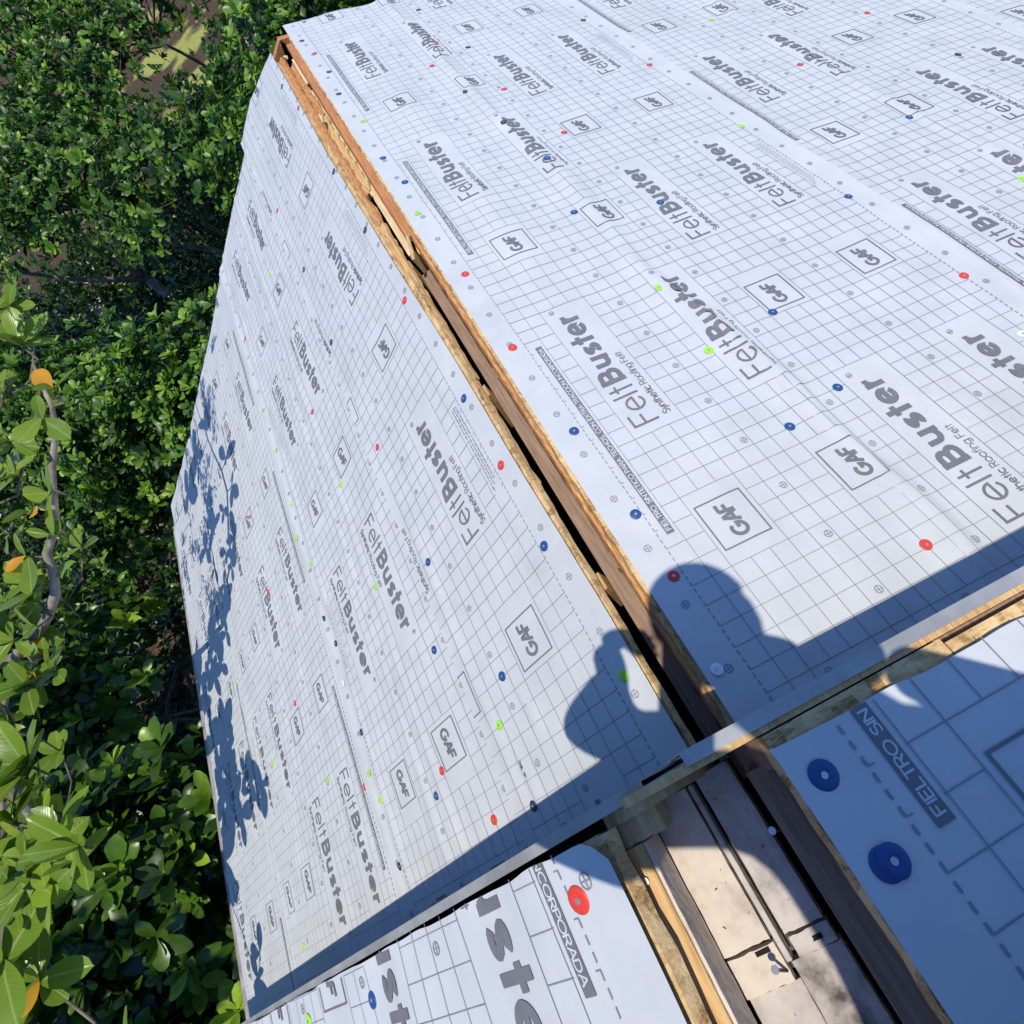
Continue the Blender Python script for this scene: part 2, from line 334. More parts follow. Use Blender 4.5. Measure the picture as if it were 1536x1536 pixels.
class Print:
    """flat ink on one sheet, collected in print coordinates (v along the roll, d from the top lap line)"""
    def __init__(s, place, inside, lift):
        s.place, s.inside, s.lift = place, inside, lift; s.q = {'ink': [], 'inkline': [], 'white': []}
    def quad(s, q, lay): s.q[lay].append(q)
    def stroke(s, pts, w, lay='ink', step=.45, closed=False):
        p = [np.array(pts[0], float)]
        for a in pts[1:]:
            a = np.array(a, float); L = np.linalg.norm(a - p[-1])
            if L < 1e-6: continue
            n = max(1, int(math.ceil(L / step))); b = p[-1].copy()
            for i in range(1, n + 1): p.append(b + (a - b) * i / n)
        p = np.array(p)
        if len(p) < 2: return
        t = np.diff(p, axis=0); t /= np.linalg.norm(t, axis=1)[:, None]
        nn = np.stack([-t[:, 1], t[:, 0]], 1)
        nv = np.zeros_like(p); nv[0] = nn[0]; nv[-1] = nn[-1]
        if len(p) > 2:
            m = nn[:-1] + nn[1:]; ml = np.linalg.norm(m, axis=1)[:, None]; m = m / np.maximum(ml, 1e-6)
            c = np.clip((m * nn[1:]).sum(1), .55, 1)[:, None]; nv[1:-1] = m / c
        if closed:
            m = nn[0] + nn[-1]; m /= max(np.linalg.norm(m), 1e-6); nv[0] = nv[-1] = m
        a = p + nv * w / 2; b = p - nv * w / 2
        for i in range(len(p) - 1): s.q[lay].append((a[i], b[i], b[i + 1], a[i + 1]))
    def texts(s, strokes, v0, dbase, w, lay='ink'):
        for pl in strokes: s.stroke([(v0 + x, dbase - y) for x, y in pl], w, lay, step=.3)
    def build(s, root, names):
        for lay, lift in (('inkline', s.lift), ('ink', s.lift + .006), ('white', s.lift + .014)):
            if not s.q[lay]: continue
            Q = np.array(s.q[lay], float).reshape(-1, 4, 2)
            ctr = Q.mean(1); keep = s.inside(ctr[:, 0], ctr[:, 1]); Q = Q[keep]
            if not len(Q): continue
            P = s.place(Q[..., 0].ravel(), Q[..., 1].ravel(), lift) * G
            f = np.arange(len(P)).reshape(-1, 4)
            # face the ink outwards
            n = np.cross(P[f[:, 1]] - P[f[:, 0]], P[f[:, 3]] - P[f[:, 0]])[:, 2]
            f = np.where((n < 0)[:, None], f[:, ::-1], f)
            me = bpy.data.meshes.new(names[lay]); me.from_pydata(P.tolist(), [], f.tolist()); me.update(); me.materials.append(MT[lay])
            o = bpy.data.objects.new(names[lay], me); COL.objects.link(o); o.parent = root; o['kind'] = 'stuff'
            o.location = -root.location

def iv_sub(lo, hi, cuts):
    """interval minus a list of intervals"""
    segs = [(lo, hi)]
    for a, b in cuts:
        nx = []
        for x, y in segs:
            if b <= x or a >= y: nx.append((x, y))
            else:
                if a > x: nx.append((x, a))
                if b < y: nx.append((b, y))
        segs = nx
    return segs
ROWS = [(2, 0.0), (9, 0.0), (14, -12.0), (21, -12.0)]       # first grid line of each row of marks, shift along the roll
SHIFT = {2: 0, 9: 0, 14: -12.25, 21: -12.25}
def fill_print(pr, v0, v1, d0, d1, near=None):
    k0 = int(math.floor(v0 / 24)) - 1; k1 = int(math.ceil(v1 / 24)) + 1
    zones = []
    for r, sh in ROWS:
        for k in range(k0, k1 + 1):
            zones.append((r, 13 + sh + 24 * k, 24 + sh + 24 * k)); zones.append((r, 5 + sh + 24 * k, 9 + sh + 24 * k))
    bands = [(7.45 + 24 * k, 21.55 + 24 * k) for k in range(k0, k1 + 1)]
    lw = .027
    for d in range(1, 26):                                   # lines along the roll
        if d < d0 or d > d1: continue
        cuts = [(a, b) for r, a, b in zones if r < d < r + 3]
        for a, b in iv_sub(v0, v1, cuts): pr.stroke([(a, d), (b, d)], lw, 'inkline', .34)
    for v in range(int(math.ceil(v0)), int(math.floor(v1)) + 1):    # lines across the roll
        cuts = [(r, r + 3) for r, a, b in zones if a < v < b]
        if any(a < v < b for a, b in bands): cuts.append((.16, .95))
        if v % 24 in (2, 3, 4, 5, 6, 7, 8): cuts.append((25.15, 25.85))
        for a, b in iv_sub(max(0, d0), min(26, d1), cuts): pr.stroke([(v, a), (v, b)], lw * 1.05, 'inkline', .34)
    for d in (0, 26):                                        # dashed lap lines
        if d0 <= d <= d1:
            v = math.floor(v0)
            while v < v1: pr.stroke([(v, d), (v + .2, d)], .05, 'inkline'); v += 1 / 3
    for d in (-.73, 6.7, 12.45, 19.3, 26.72):                # nail targets
        if d0 <= d <= d1:
            for k in range(int(v0 // 3), int(v1 // 3) + 1):
                v = 1.42 + 3 * k
                pr.stroke(arc(v, d, .17, .17, 0, 360, 12), .036, 'inkline', closed=True)
                pr.stroke([(v - .17, d), (v + .17, d)], .034, 'inkline'); pr.stroke([(v, d - .17), (v, d + .17)], .034, 'inkline')
    for k in range(k0, k1 + 1):
        for r, sh in ROWS:
            if r + 3 < d0 or r > d1: continue
            sv = SHIFT[r]
            a = 13.62 + sv + 24 * k
            if v0 - 10 < a < v1:
                st, x = text_strokes('Felt', GL, 1.48, stretch=1.0); pr.texts(st, a + .05, r + 1.84, .125)
                st, x = text_strokes('Buster', HB, 1.50, x0=x + .08, stretch=.985); pr.texts(st, a + .05, r + 1.86, .30)
                pr.stroke(arc(a + 10.0, r + .62, .16, .16, 0, 360, 10), .035, 'inkline', closed=True)
                pr.stroke([(a + 9.94, r + .72), (a + 9.94, r + .54), (a + 10.05, r + .56), (a + 9.95, r + .63), (a + 10.06, r + .72)], .03, 'inkline')
                st, x = text_strokes('Synthetic', GL, .44); pr.texts(st, a + .1, r + 2.62, .062)
                st, x = text_strokes(' Roofing Felt', GL, .44, x0=x); pr.texts(st, a + .1, r + 2.62, .04)
            a = 5.75 + sv + 24 * k + (-.15 if sv else 0)
            if v0 - 4 < a < v1:
                q = [(a, r + .25), (a + 2.45, r + .25), (a + 2.45, r + 2.7), (a, r + 2.7), (a, r + .25)]
                for i in range(4):
                    dx = .035 if i % 2 == 0 else 0; dy = .035 if i % 2 else 0
                    p0, p1 = q[i], q[i + 1]; sx = np.sign(p1[0] - p0[0]); sy = np.sign(p1[1] - p0[1])
                    pr.stroke([(p0[0] - sx * dx, p0[1] - sy * dy), (p1[0] + sx * dx, p1[1] + sy * dy)], .07, 'ink')
                st, x = text_strokes('GAF', GL, .78); pr.texts([[(px + .10 * py, py) for px, py in pl] for pl in st], a + .32, r + 1.86, .175)
        a, b = 7.6 + 24 * k, 21.4 + 24 * k                   # spanish band beside the upper lap line
        if d0 < .4:
            n = 46
            for i in range(n):
                x0, x1 = a + (b - a) * i / n, a + (b - a) * (i + 1) / n
                for y0, y1 in ((.42, .62), (.62, .82)): pr.quad(((x0, y1), (x1, y1), (x1, y0), (x0, y0)), 'ink')
            st, x = text_strokes('FIELTRO SINTETICO PARA TECHOS, CON EXTRA-TRACCION INCORPORADA', GL, .255)
            sx = (b - a - .36) / x
            pr.texts([[(px * sx, py) for px, py in pl] for pl in st], a + .18, .747, .043, 'white')
        if d1 > 25:                                          # rows of unreadable fine print beside the lower lap line
            rr = random.Random(5)
            for row in range(3):
                x = 2.2 + 24 * k + .3 * row
                while x < 8.6 + 24 * k:
                    L = rr.uniform(.12, .42); y = 25.32 + .2 * row; xx = x
                    while xx < x + L:
                        pr.stroke([(xx, y), (xx + .02, y - rr.choice((.07, .07, .1)))], .026, 'inkline'); xx += .055
                    x += L + .09

def make_sheet(label, side, s0, s1, wlo, whi, place_dv, inv_ds, vrange, drange, layer, group, step=.36, solid=True, extra_h=None, edge=None):
    """one course of underlayment: film + print.  s0..s1 down the slope, wlo(s)..whi(s) along it"""
    a = {'R': AR, 'L': AL, 'UR': 0, 'UL': 0}[side]; off = OFFL if side == 'L' else 0
    ns = int((s1 - s0) / step) + 1
    S = np.linspace(s0, s1, ns)
    lo = np.array([wlo(x) for x in S]); hi = np.array([whi(x) for x in S])
    nw = int((hi.max() - lo.min()) / (step * 1.25)) + 1
    T = np.linspace(0, 1, nw)
    SS = np.repeat(S[:, None], nw, 1); WW = lo[:, None] + (hi - lo)[:, None] * T[None, :]
    if edge is not None: SS = SS + edge(WW) * np.clip(1 - (SS - s0) / 2.5, 0, 1)
    def height(s, w):
        h = hsurf(side, s, w) + layer + (.07 * (.6 + vnoise(w / 2.2, s * 0, 77)) * np.exp(-np.maximum(s1 - s, 0) / .35) if layer > .05 else 0)
        if extra_h is not None: h = h + extra_h(s, w)
        return h
    def P3(s, w, lift=0.0):
        h = height(s, w) + lift; sa = s + a
        x = sa * CT + h * ST; z = APEX[side] - sa * ST + h * CT
        return np.stack([x if side in ('R', 'UR') else -x, w + off, z], -1)
    P = P3(SS, WW).reshape(-1, 3)
    org = P.mean(0)
    root = thing('underlayment_sheet', label, 'roofing underlayment', org, group)
    ii, jj = np.meshgrid(np.arange(ns - 1), np.arange(nw - 1), indexing='ij'); i0 = (ii * nw + jj).ravel()
    f = np.stack([i0, i0 + nw, i0 + nw + 1, i0 + 1], 1)
    if side in ('L', 'UL'): f = f[:, ::-1]
    me = bpy.data.meshes.new('film'); me.from_pydata(((P - org) * G).tolist(), [], f.tolist()); me.update(); me.materials.append(MT['sheet'])
    me.polygons.foreach_set('use_smooth', [True] * len(me.polygons))
    film = bpy.data.objects.new('film', me); COL.objects.link(film); film.parent = root
    def place(v, d, lift):
        s, w = place_dv(v, d); return P3(s, w, lift)
    def inside(v, d):
        s, w = place_dv(v, d)
        L = np.interp(s, S, lo); Hh = np.interp(s, S, hi)
        return (s > s0 + .02 + (edge(w) if edge is not None else 0)) & (s < s1 - .02) & (w > L + .03) & (w < Hh - .03)
    pr = Print(place, inside, .03)
    fill_print(pr, vrange[0], vrange[1], drange[0], drange[1])
    pr.build(root, {'ink': 'printed_wordmarks', 'inkline': 'printed_grid', 'white': 'printed_band_letters'})
    return root

# ------------------------------------------------------------------ ground
ZG = -112.0
def ground_mat():
    m, n, l, b = new_mat('garden_ground')
    tc = n.new('ShaderNodeTexCoord')
    n1 = n.new('ShaderNodeTexNoise'); n1.inputs['Scale'].default_value = .35; n1.inputs['Detail'].default_value = 4; l.new(tc.outputs['Object'], n1.inputs['Vector'])
    n2 = n.new('ShaderNodeTexNoise'); n2.inputs['Scale'].default_value = 14; n2.inputs['Detail'].default_value = 9; n2.inputs['Roughness'].default_value = .7; l.new(tc.outputs['Object'], n2.inputs['Vector'])
    soil = n.new('ShaderNodeValToRGB'); e = soil.color_ramp.elements; e[0].position = .35; e[0].color = (.028, .018, .011, 1); e[1].position = .68; e[1].color = (.12, .08, .05, 1)
    lawn = n.new('ShaderNodeValToRGB'); e = lawn.color_ramp.elements; e[0].position = .3; e[0].color = (.16, .19, .04, 1); e[1].position = .7; e[1].color = (.38, .38, .11, 1)
    l.new(n2.outputs['Fac'], soil.inputs[0]); l.new(n2.outputs['Fac'], lawn.inputs[0])
    r = n.new('ShaderNodeValToRGB'); r.color_ramp.elements[0].position = .57; r.color_ramp.elements[1].position = .62; l.new(n1.outputs['Fac'], r.inputs[0])
    # planting bed round the house stays bare soil
    sp = n.new('ShaderNodeSeparateXYZ'); l.new(tc.outputs['Object'], sp.inputs[0])
    mr = n.new('ShaderNodeMapRange'); mr.inputs[1].default_value = 5.5; mr.inputs[2].default_value = 7.5; l.new(sp.outputs['Y'], mr.inputs[0])
    mu = n.new('ShaderNodeMath'); mu.operation = 'MULTIPLY'; l.new(r.outputs[0], mu.inputs[0]); l.new(mr.outputs[0], mu.inputs[1])
    mx = n.new('ShaderNodeMix'); mx.data_type = 'RGBA'; l.new(mu.outputs[0], mx.inputs[0]); l.new(soil.outputs[0], mx.inputs[6]); l.new(lawn.outputs[0], mx.inputs[7])
    l.new(mx.outputs[2], b.inputs['Base Color']); b.inputs['Roughness'].default_value = .95; b.inputs['Specular IOR Level'].default_value = .1
    bp = n.new('ShaderNodeBump'); bp.inputs['Strength'].default_value = .8; bp.inputs['Distance'].default_value = .05; l.new(n2.outputs['Fac'], bp.inputs['Height']); l.new(bp.outputs[0], b.inputs['Normal'])
    return m
g = MB(); R_ = 6000; nseg = 24
xs = np.sign(np.linspace(-1, 1, nseg + 1)) * np.abs(np.linspace(-1, 1, nseg + 1)) ** 2.2 * R_
for i in range(nseg + 1):
    for j in range(nseg + 1):
        r2 = math.hypot(xs[i], xs[j]); g.v.append((xs[i], xs[j], ZG + (3 * float(vnoise(xs[i] / 90, xs[j] / 90, 3)) if r2 > 150 else 0)))
for i in range(nseg):
    for j in range(nseg):
        a = i * (nseg + 1) + j; g.f.append((a, a + nseg + 1, a + nseg + 2, a + 1))
struct(g.build('ground', ground_mat(), smooth=True))
pth = MB(); pm = noise_mat('pale_gravel', (.42, .37, .30), (.62, .57, .48), scale=26, detail=9, rough=.95, bump=.8)
n_ = 40; pth.v.append((-300, 350, ZG + 2.4))
for i in range(n_):
    an = 2 * math.pi * i / n_; q = 1 + .35 * math.sin(3 * an + 1) + .2 * math.sin(7 * an)
    pth.v.append((-300 + 75 * q * math.cos(an), 350 + 60 * q * math.sin(an), ZG + 2.4))
    pth.f.append((0, 1 + i, 1 + (i + 1) % n_))
struct(pth.build('path', pm))

# ------------------------------------------------------------------ house body
house = thing('house_walls', 'stucco house walls under the felt-covered gable roofs', 'house', (0, 20, ZG))
def wallbox(lo, hi, nm='wall', mat='wall'):
    b = MB(); b.box(lo, hi); o = b.build(nm, MT[mat], house); o.location -= house.location; return o
EX = 57.5; EZ = -(EX / CT) * ST - 1.0
wallbox((-EX, -80, ZG), (-EX + 3, 66, EZ))
wallbox((EX - 3, -80, ZG), (EX, 74, EZ))
def gable(y0, y1, h0, name='wall', mat='wall', halfw=EX - 3):
    b = MB(); zt = h0 - 1.8
    pts = [(-halfw, ZG), (halfw, ZG), (halfw, zt - halfw * ST / CT), (0, zt), (-halfw, zt - halfw * ST / CT)]
    b.v = [(x, y0, z) for x, z in pts] + [(x, y1, z) for x, z in pts]
    b.f = [(0, 1, 2, 3, 4), (9, 8, 7, 6, 5)] + [(i, i + 5, (i + 1) % 5 + 5, (i + 1) % 5) for i in range(5)]
    o = b.build(name, MT[mat], house); o.location -= house.location; return o
gable(62, 65, 0.0); gable(-80, -77, 11.0)
b = MB(); b.box((-EX + 3.1, -77, -42), (EX - 3.1, 61.9, -41)); o = b.build('attic_floor', MT['dark'], house); o.location -= house.location  # floor painted near-black so the ridge slot stays dark
# party gable between the two roofs, standing under the upper rake
b = MB(); hw = 54; zz = 11 - 2.6
pts = [(-hw, -40.9), (hw, -40.9), (hw, zz - hw * ST / CT), (0, zz - .9), (-hw, zz - hw * ST / CT)]
b.v = [(x, -9.6, z) for x, z in pts] + [(x, -8.4, z) for x, z in pts]
b.f = [(0, 1, 2, 3, 4), (9, 8, 7, 6, 5)] + [(i, i + 5, (i + 1) % 5 + 5, (i + 1) % 5) for i in range(5)]
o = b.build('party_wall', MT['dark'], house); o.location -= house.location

# ------------------------------------------------------------------ lower roof
def LWMAX(s): return float(np.interp(s, [-3, 5, 9.6, 18, 32, 47.5, 66], [78.2, 79.2, 78.4, 77.6, 73.4, 70.6, 68.9]))
def RWMAX(s): return 80.5 - .045 * max(s, -2)
lower = thing('gable_roof', 'lower gable roof with an open ridge slot and wrapped sheathing', 'roof', (0, 38, 0))
upper = thing('gable_roof', 'upper gable roof beside the photographer with an open ridge slot', 'roof', (0, -20, 11))
def part(mb, name, mat, root, smooth=False):
    o = mb.build(name, MT[mat], root, smooth); o.location = -root.location; return o
def panel(root, side, sa0, sa1, y0, y1, th=.42, jag=0.0, jag_end=None, mat='osb', name='osb_panel', h0=-.02, seed=0, wmax=None):
    """sheathing panel: a slab on the slope, its ridge-side edge ragged"""
    rr = random.Random(seed); b = MB(); n = max(2, int(abs(y1 - y0) / .6))
    ys = [y0 + (y1 - y0) * i / n for i in range(n + 1)]
    for y in ys:
        j = rr.uniform(-jag, jag); j2 = j + rr.uniform(-jag, jag) * .7
        yy0 = min(y, wmax(sa0)) if wmax else y; yy1 = min(y, wmax(sa1)) if wmax else y
        b.v += [rp(side, sa0 + j, yy0, h0), rp(side, sa1, yy1, h0), rp(side, sa1, yy1, h0 - th), rp(side, sa0 + j2, yy0, h0 - th)]
    for i in range(n):
        a = 4 * i
        for k in range(4):
            q = (a + k, a + (k + 1) % 4, a + 4 + (k + 1) % 4, a + 4 + k); b.f.append(q if side in ('L', 'UL') else q[::-1])
    b.f += [(0, 3, 2, 1) if side in ('L', 'UL') else (0, 1, 2, 3), tuple(4 * n + k for k in ((0, 1, 2, 3) if side in ('L', 'UL') else (3, 2, 1, 0)))]
    return part(b, name, mat, root)
yb = [-3, 26, 55, 78]
for i in range(3):
    for j, (a0, a1) in enumerate(((.96 if i == 0 else 1.02, 30.0), (30.05, 59.0), (59.05, 90.0))):
        panel(lower, 'R', a0, a1, yb[i] + .02, yb[i + 1] - .02, jag=.045 if j == 0 else 0, seed=10 * i + j)
yb = [-3, 13.9, 34, 55, 78]
for i in range(4):
    for j, (a0, a1) in enumerate(((None, 30.0), (30.05, 67.6))):
        if a0 is None: a0 = (1.02, 1.14, 1.5, 1.85)[i]
        panel(lower, 'L', a0, a1, yb[i] + .02, yb[i + 1] - .02, jag=.04 if j == 0 else 0, seed=50 + 10 * i + j, wmax=lambda sa: LWMAX(sa - AL) - 1.3)
# older planks under the sheathing, ragged edges showing in the slot
for i, (y0, y1, sa, jag, mt) in enumerate(((-3, 17.5, .80, .022, 'cedar'), (17.55, 37, .80, .025, 'cedar'), (37.05, 77.5, .44, .02, 'redwood'))):
    panel(lower, 'R', sa, 8, y0, y1, th=.40, jag=jag, mat=mt, name='old_plank', h0=-.45, seed=80 + i)
for i, (y0, y1, sa, jag, mt) in enumerate(((-3, 13.9, 1.6, .03, 'pine'), (13.95, 22.4, 1.22, .05, 'pine'), (22.45, 41, 1.10, .05, 'pine'), (41.05, 55, 1.2, .12, 'cedar'), (55.05, 77.5, 1.25, .1, 'cedar'))):
    panel(lower, 'L', sa, 8, y0, y1, th=.36, jag=jag, mat=mt, name='old_plank', h0=-.45, seed=90 + i)
# ridge board (slightly skewed) in two lengths
def slab(root, pts_near, pts_far, ztop, depth, mat, name):
    (xa, xb, ya), (xc, xd, yd) = pts_near, pts_far
    b = MB(); b.v = [(xa, ya, ztop), (xb, ya, ztop), (xd, yd, ztop), (xc, yd, ztop), (xa, ya, ztop - depth), (xb, ya, ztop - depth), (xd, yd, ztop - depth), (xc, yd, ztop - depth)]
    b.f = [(0, 1, 2, 3), (7, 6, 5, 4), (0, 4, 5, 1), (1, 5, 6, 2), (2, 6, 7, 3), (3, 7, 4, 0)]
    o = part(b, name, mat, root)
    md = o.modifiers.new('bevel', 'BEVEL'); md.width = .0018; md.segments = 2
    return o
slab(lower, (-.56, .24, -6), (-.60, .14, 35.0), -2.3, 5, 'oldwood', 'ridge_board')
slab(lower, (-.48, .02, 36.2), (-.52, -.05, 68), -1.25, 4.5, 'pine2', 'ridge_board')
panel(lower, 'L', .62, 1.9, 46, 60.5, th=.4, jag=.14, mat='pine', name='ridge_plank', h0=-.86, seed=6)
panel(lower, 'L', .70, 1.9, 61, 74.5, th=.4, jag=.10, mat='cedar', name='ridge_plank', h0=-.88, seed=7)
def rafter(root, side, y, xc, sa1=62, mat='pine'):
    """rafter with a plumb cut against the side of the ridge board at x = xc"""
    b = MB(); q = []
    for far in (0, 1):
        for (yy, h) in ((y - .46, -.89), (y + .46, -.89), (y + .46, -4.2), (y - .46, -4.2)): q.append(rp(side, sa1 if far else (xc - h * ST) / CT, yy, h))
    b.add(q, [(0, 1, 2, 3), (7, 6, 5, 4), (0, 4, 5, 1), (1, 5, 6, 2), (2, 6, 7, 3), (3, 7, 4, 0)])
    return part(b, 'rafter', mat, root)
for y in (-6.2, 7.7, 21.6, 35.5, 49.4, 63.3):
    rafter(lower, 'R', y + .35, .27, mat='oldwood' if y < 30 else 'pine'); rafter(lower, 'L', y - .1, .63)
# end trim at the far gable and eave drip edge
b = MB(); b.v = [rp('L', .2, 77.6, .02), rp('L', 1.4, 77.6, .02), rp('L', 1.4, 78.5, .02), rp('L', .0, 78.5, .02)]
b = MB()
for side in ('L', 'R'):
    q = [rp(side, sa, y, h) for sa in (.0, 3.0) for (y, h) in ((77.6, .03), (78.6, .03), (78.6, -3), (77.6, -3))]
    b.add(q, [(0, 1, 2, 3), (7, 6, 5, 4), (0, 4, 5, 1), (1, 5, 6, 2), (2, 6, 7, 3), (3, 7, 4, 0)])
part(b, 'barge_board', 'redwood', lower)
b = MB()
for (sa0, sa1, h0, h1) in ((66.9, 68.2, -.02, .05), (68.2, 68.42, -1.7, .16)):
    q = [rp('L', sa, y, h) for sa in (sa0, sa1) for (y, h) in ((-3, h0), (65.3, h0), (65.3, h1), (-3, h1))]
    b.add(q, [(0, 1, 2, 3), (7, 6, 5, 4), (0, 4, 5, 1), (1, 5, 6, 2), (2, 6, 7, 3), (3, 7, 4, 0)])
part(b, 'drip_edge', 'drip', lower)
b = MB(); q = [rp('L', sa, y, h) for sa in (66.4, 67.5) for (y, h) in ((-3, -.5), (66.5, -.5), (66.5, -6.5), (-3, -6.5))]
b.add(q, [(0, 1, 2, 3), (7, 6, 5, 4), (0, 4, 5, 1), (1, 5, 6, 2), (2, 6, 7, 3), (3, 7, 4, 0)]); part(b, 'fascia_board', 'oldwood', lower)

# ------------------------------------------------------------------ upper roof
def ULY(s): return -1.25 - .0135 * s                   # far edge of the left sheathing
panel(upper, 'UR', 2.66, 7.55, -60, -1.10, seed=200, jag=.04)
panel(upper, 'UR', 7.60, 36, -60, -1.22, seed=201)
panel(upper, 'UR', 36.05, 70, -60, -1.22, seed=202)
for i, (a0, a1) in enumerate(((1.84, 30), (30.05, 66))):
    b = panel(upper, 'UL', a0, a1, -60, -1.28, seed=210 + i, jag=.05 if i == 0 else 0, wmax=ULY)
def rakeboard(side, sa0, sa1, yA, yB, h0, h1, mat, name, slope=0.0, n=8):
    b = MB()
    for i in range(n + 1):
        sa = sa0 + (sa1 - sa0) * i / n; dy = -slope * (sa - sa0)
        b.v += [rp(side, sa, yA + dy, h1), rp(side, sa, yB + dy, h1), rp(side, sa, yB + dy, h0), rp(side, sa, yA + dy, h0)]
    for i in range(n):
        for k in range(4):
            q = (4 * i + k, 4 * i + (k + 1) % 4, 4 * i + 4 + (k + 1) % 4, 4 * i + 4 + k); b.f.append(q if side == 'UR' else q[::-1])
    b.f += [(0, 3, 2, 1), tuple(4 * n + k for k in range(4))]
    return part(b, name, mat, upper)
rakeboard('UR', -.6, 60, -1.06, -.86, -3.4, -.03, 'pine', 'fascia_board')
rakeboard('UL', .75, 2.3, -1.26, -.965, -3.6, -.62, 'pine2', 'fascia_board', slope=.0205)
rakeboard('UL', 2.32, 60, -1.27, -.95, -4.6, -2.6, 'dark', 'gap_backing', slope=.0205)  # near-black board paints the shade down the open gap
rakeboard('UR', 2.7, 60, -1.75, -1.08, -3.0, -.50, 'oldwood', 'gap_backing')
rakeboard('UR', .9, 60, -.93, -.66, .0, .045, 'flash', 'flashing')
rakeboard('UR', .9, 60, -.66, -.62, -1.6, .045, 'flash', 'flashing')
rakeboard('UL', .2, 62, -.97, -.74, -.06, -.015, 'flash', 'flashing', slope=.0205)
rakeboard('UL', .2, 62, -.74, -.70, -4.2, -.015, 'flash', 'flashing', slope=.0205)  # leg made extra deep to block sun leaking under the rake
def ubox(lo, hi, name, mat, bev=.0015):
    b = MB(); b.box(lo, hi); o = part(b, name, mat, upper)
    if bev:
        md = o.modifiers.new('bevel', 'BEVEL'); md.width = bev; md.segments = 2
    return o
def rough_board(lo, hi, name, mat, jag=.014, relief=.022, seed=0):
    """weathered board: wandering edges and an uneven top face"""
    r = random.Random(seed); b = MB(); nx, ny = 8, max(8, int((hi[1] - lo[1]) / .22))
    for j in range(ny + 1):
        y = lo[1] + (hi[1] - lo[1]) * j / ny; a0 = r.uniform(-jag, jag) * .6; a1 = r.uniform(-jag, jag) * .6
        for i in range(nx + 1):
            t = i / nx; x = lo[0] + a0 + (hi[0] + a1 - lo[0] - a0) * t
            yy = y + (r.uniform(-jag, jag) if j in (0, ny) else 0)
            b.v.append((x, yy, hi[2] + relief * 2 * float(vnoise(x * 2.3 + seed, y * 1.7, 15)) + relief * float(vnoise(x * 8, y * 7 + seed, 16)) - (relief * r.random() if i in (0, nx) else 0)))
    n0 = len(b.v)
    for j in range(ny):
        for i in range(nx): q = j * (nx + 1) + i; b.f.append((q, q + 1, q + nx + 2, q + nx + 1))
    ring = [i for i in range(nx + 1)] + [j * (nx + 1) + nx for j in range(1, ny + 1)] + [ny * (nx + 1) + i for i in range(nx - 1, -1, -1)] + [j * (nx + 1) for j in range(ny - 1, 0, -1)]
    for k in ring: x, y, z = b.v[k]; b.v.append((x, y, lo[2]))
    m = len(ring)
    for k in range(m): b.f.append((ring[k], n0 + k, n0 + (k + 1) % m, ring[(k + 1) % m]))
    return part(b, name, mat, upper)
ubox((-1.92, -60, 8.35), (-1.27, -1.82, 9.40), 'ridge_timber', 'pine')
rough_board((-1.265, -30, 8.1), (-1.19, -1.85, 9.30), 'white_lath', 'plaster', jag=.01, relief=.01, seed=77)
rough_board((-2.2, -1.80, 8.3), (-.62, -1.28, 9.25), 'blocking', 'pine2', seed=301)
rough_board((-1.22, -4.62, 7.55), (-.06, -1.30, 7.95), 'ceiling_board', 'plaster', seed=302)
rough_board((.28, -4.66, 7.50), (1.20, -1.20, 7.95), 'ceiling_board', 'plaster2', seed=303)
ubox((-.10, -5.4, 7.0), (.30, -1.2, 7.30), 'debris_gutter', 'debris', 0)
ubox((.02, -5.1, 7.6), (.16, -1.3, 8.02), 'metal_strip', 'plaster2')
rough_board((-1.25, -5.45, 7.55), (-.05, -4.72, 7.86), 'cross_plate', 'plaster', seed=304)
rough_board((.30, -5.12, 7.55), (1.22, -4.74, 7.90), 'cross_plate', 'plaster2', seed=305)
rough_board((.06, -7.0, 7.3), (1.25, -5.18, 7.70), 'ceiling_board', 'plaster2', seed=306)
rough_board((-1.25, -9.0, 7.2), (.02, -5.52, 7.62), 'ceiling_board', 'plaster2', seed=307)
ubox((1.55, -60, 7.4), (2.30, -1.6, 8.75), 'ridge_timber', 'oldwood')
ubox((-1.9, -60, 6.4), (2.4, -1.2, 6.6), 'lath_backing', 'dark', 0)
for (x0, x1, y) in ((-.55, -.2, -4.80), (.52, .98, -4.93)):
    ubox((x0, y - .05, 7.865 if x0 < 0 else 7.905), (x1, y + .05, 7.87 if x0 < 0 else 7.91), 'slot_shade', 'dark', 0)  # thin dark slivers painted for the shaded slot holes
def nail(x, y, z, dx, dy, L=.55, root=upper, r=.035):
    b = MB(); b.tube([(x, y, z), (x + dx * .5, y + dy * .5, z + L * .5), (x + dx, y + dy, z + L)], r, 8)
    o = part(b, 'bent_nail', 'rust', root, True)
    h = MB(); h.tube([(x + dx, y + dy, z + L), (x + dx * 1.06, y + dy * 1.06, z + L + .035)], .085, 10)
    hh = h.build('nail_head', MT['nail'], o); hh.location = (0, 0, 0)
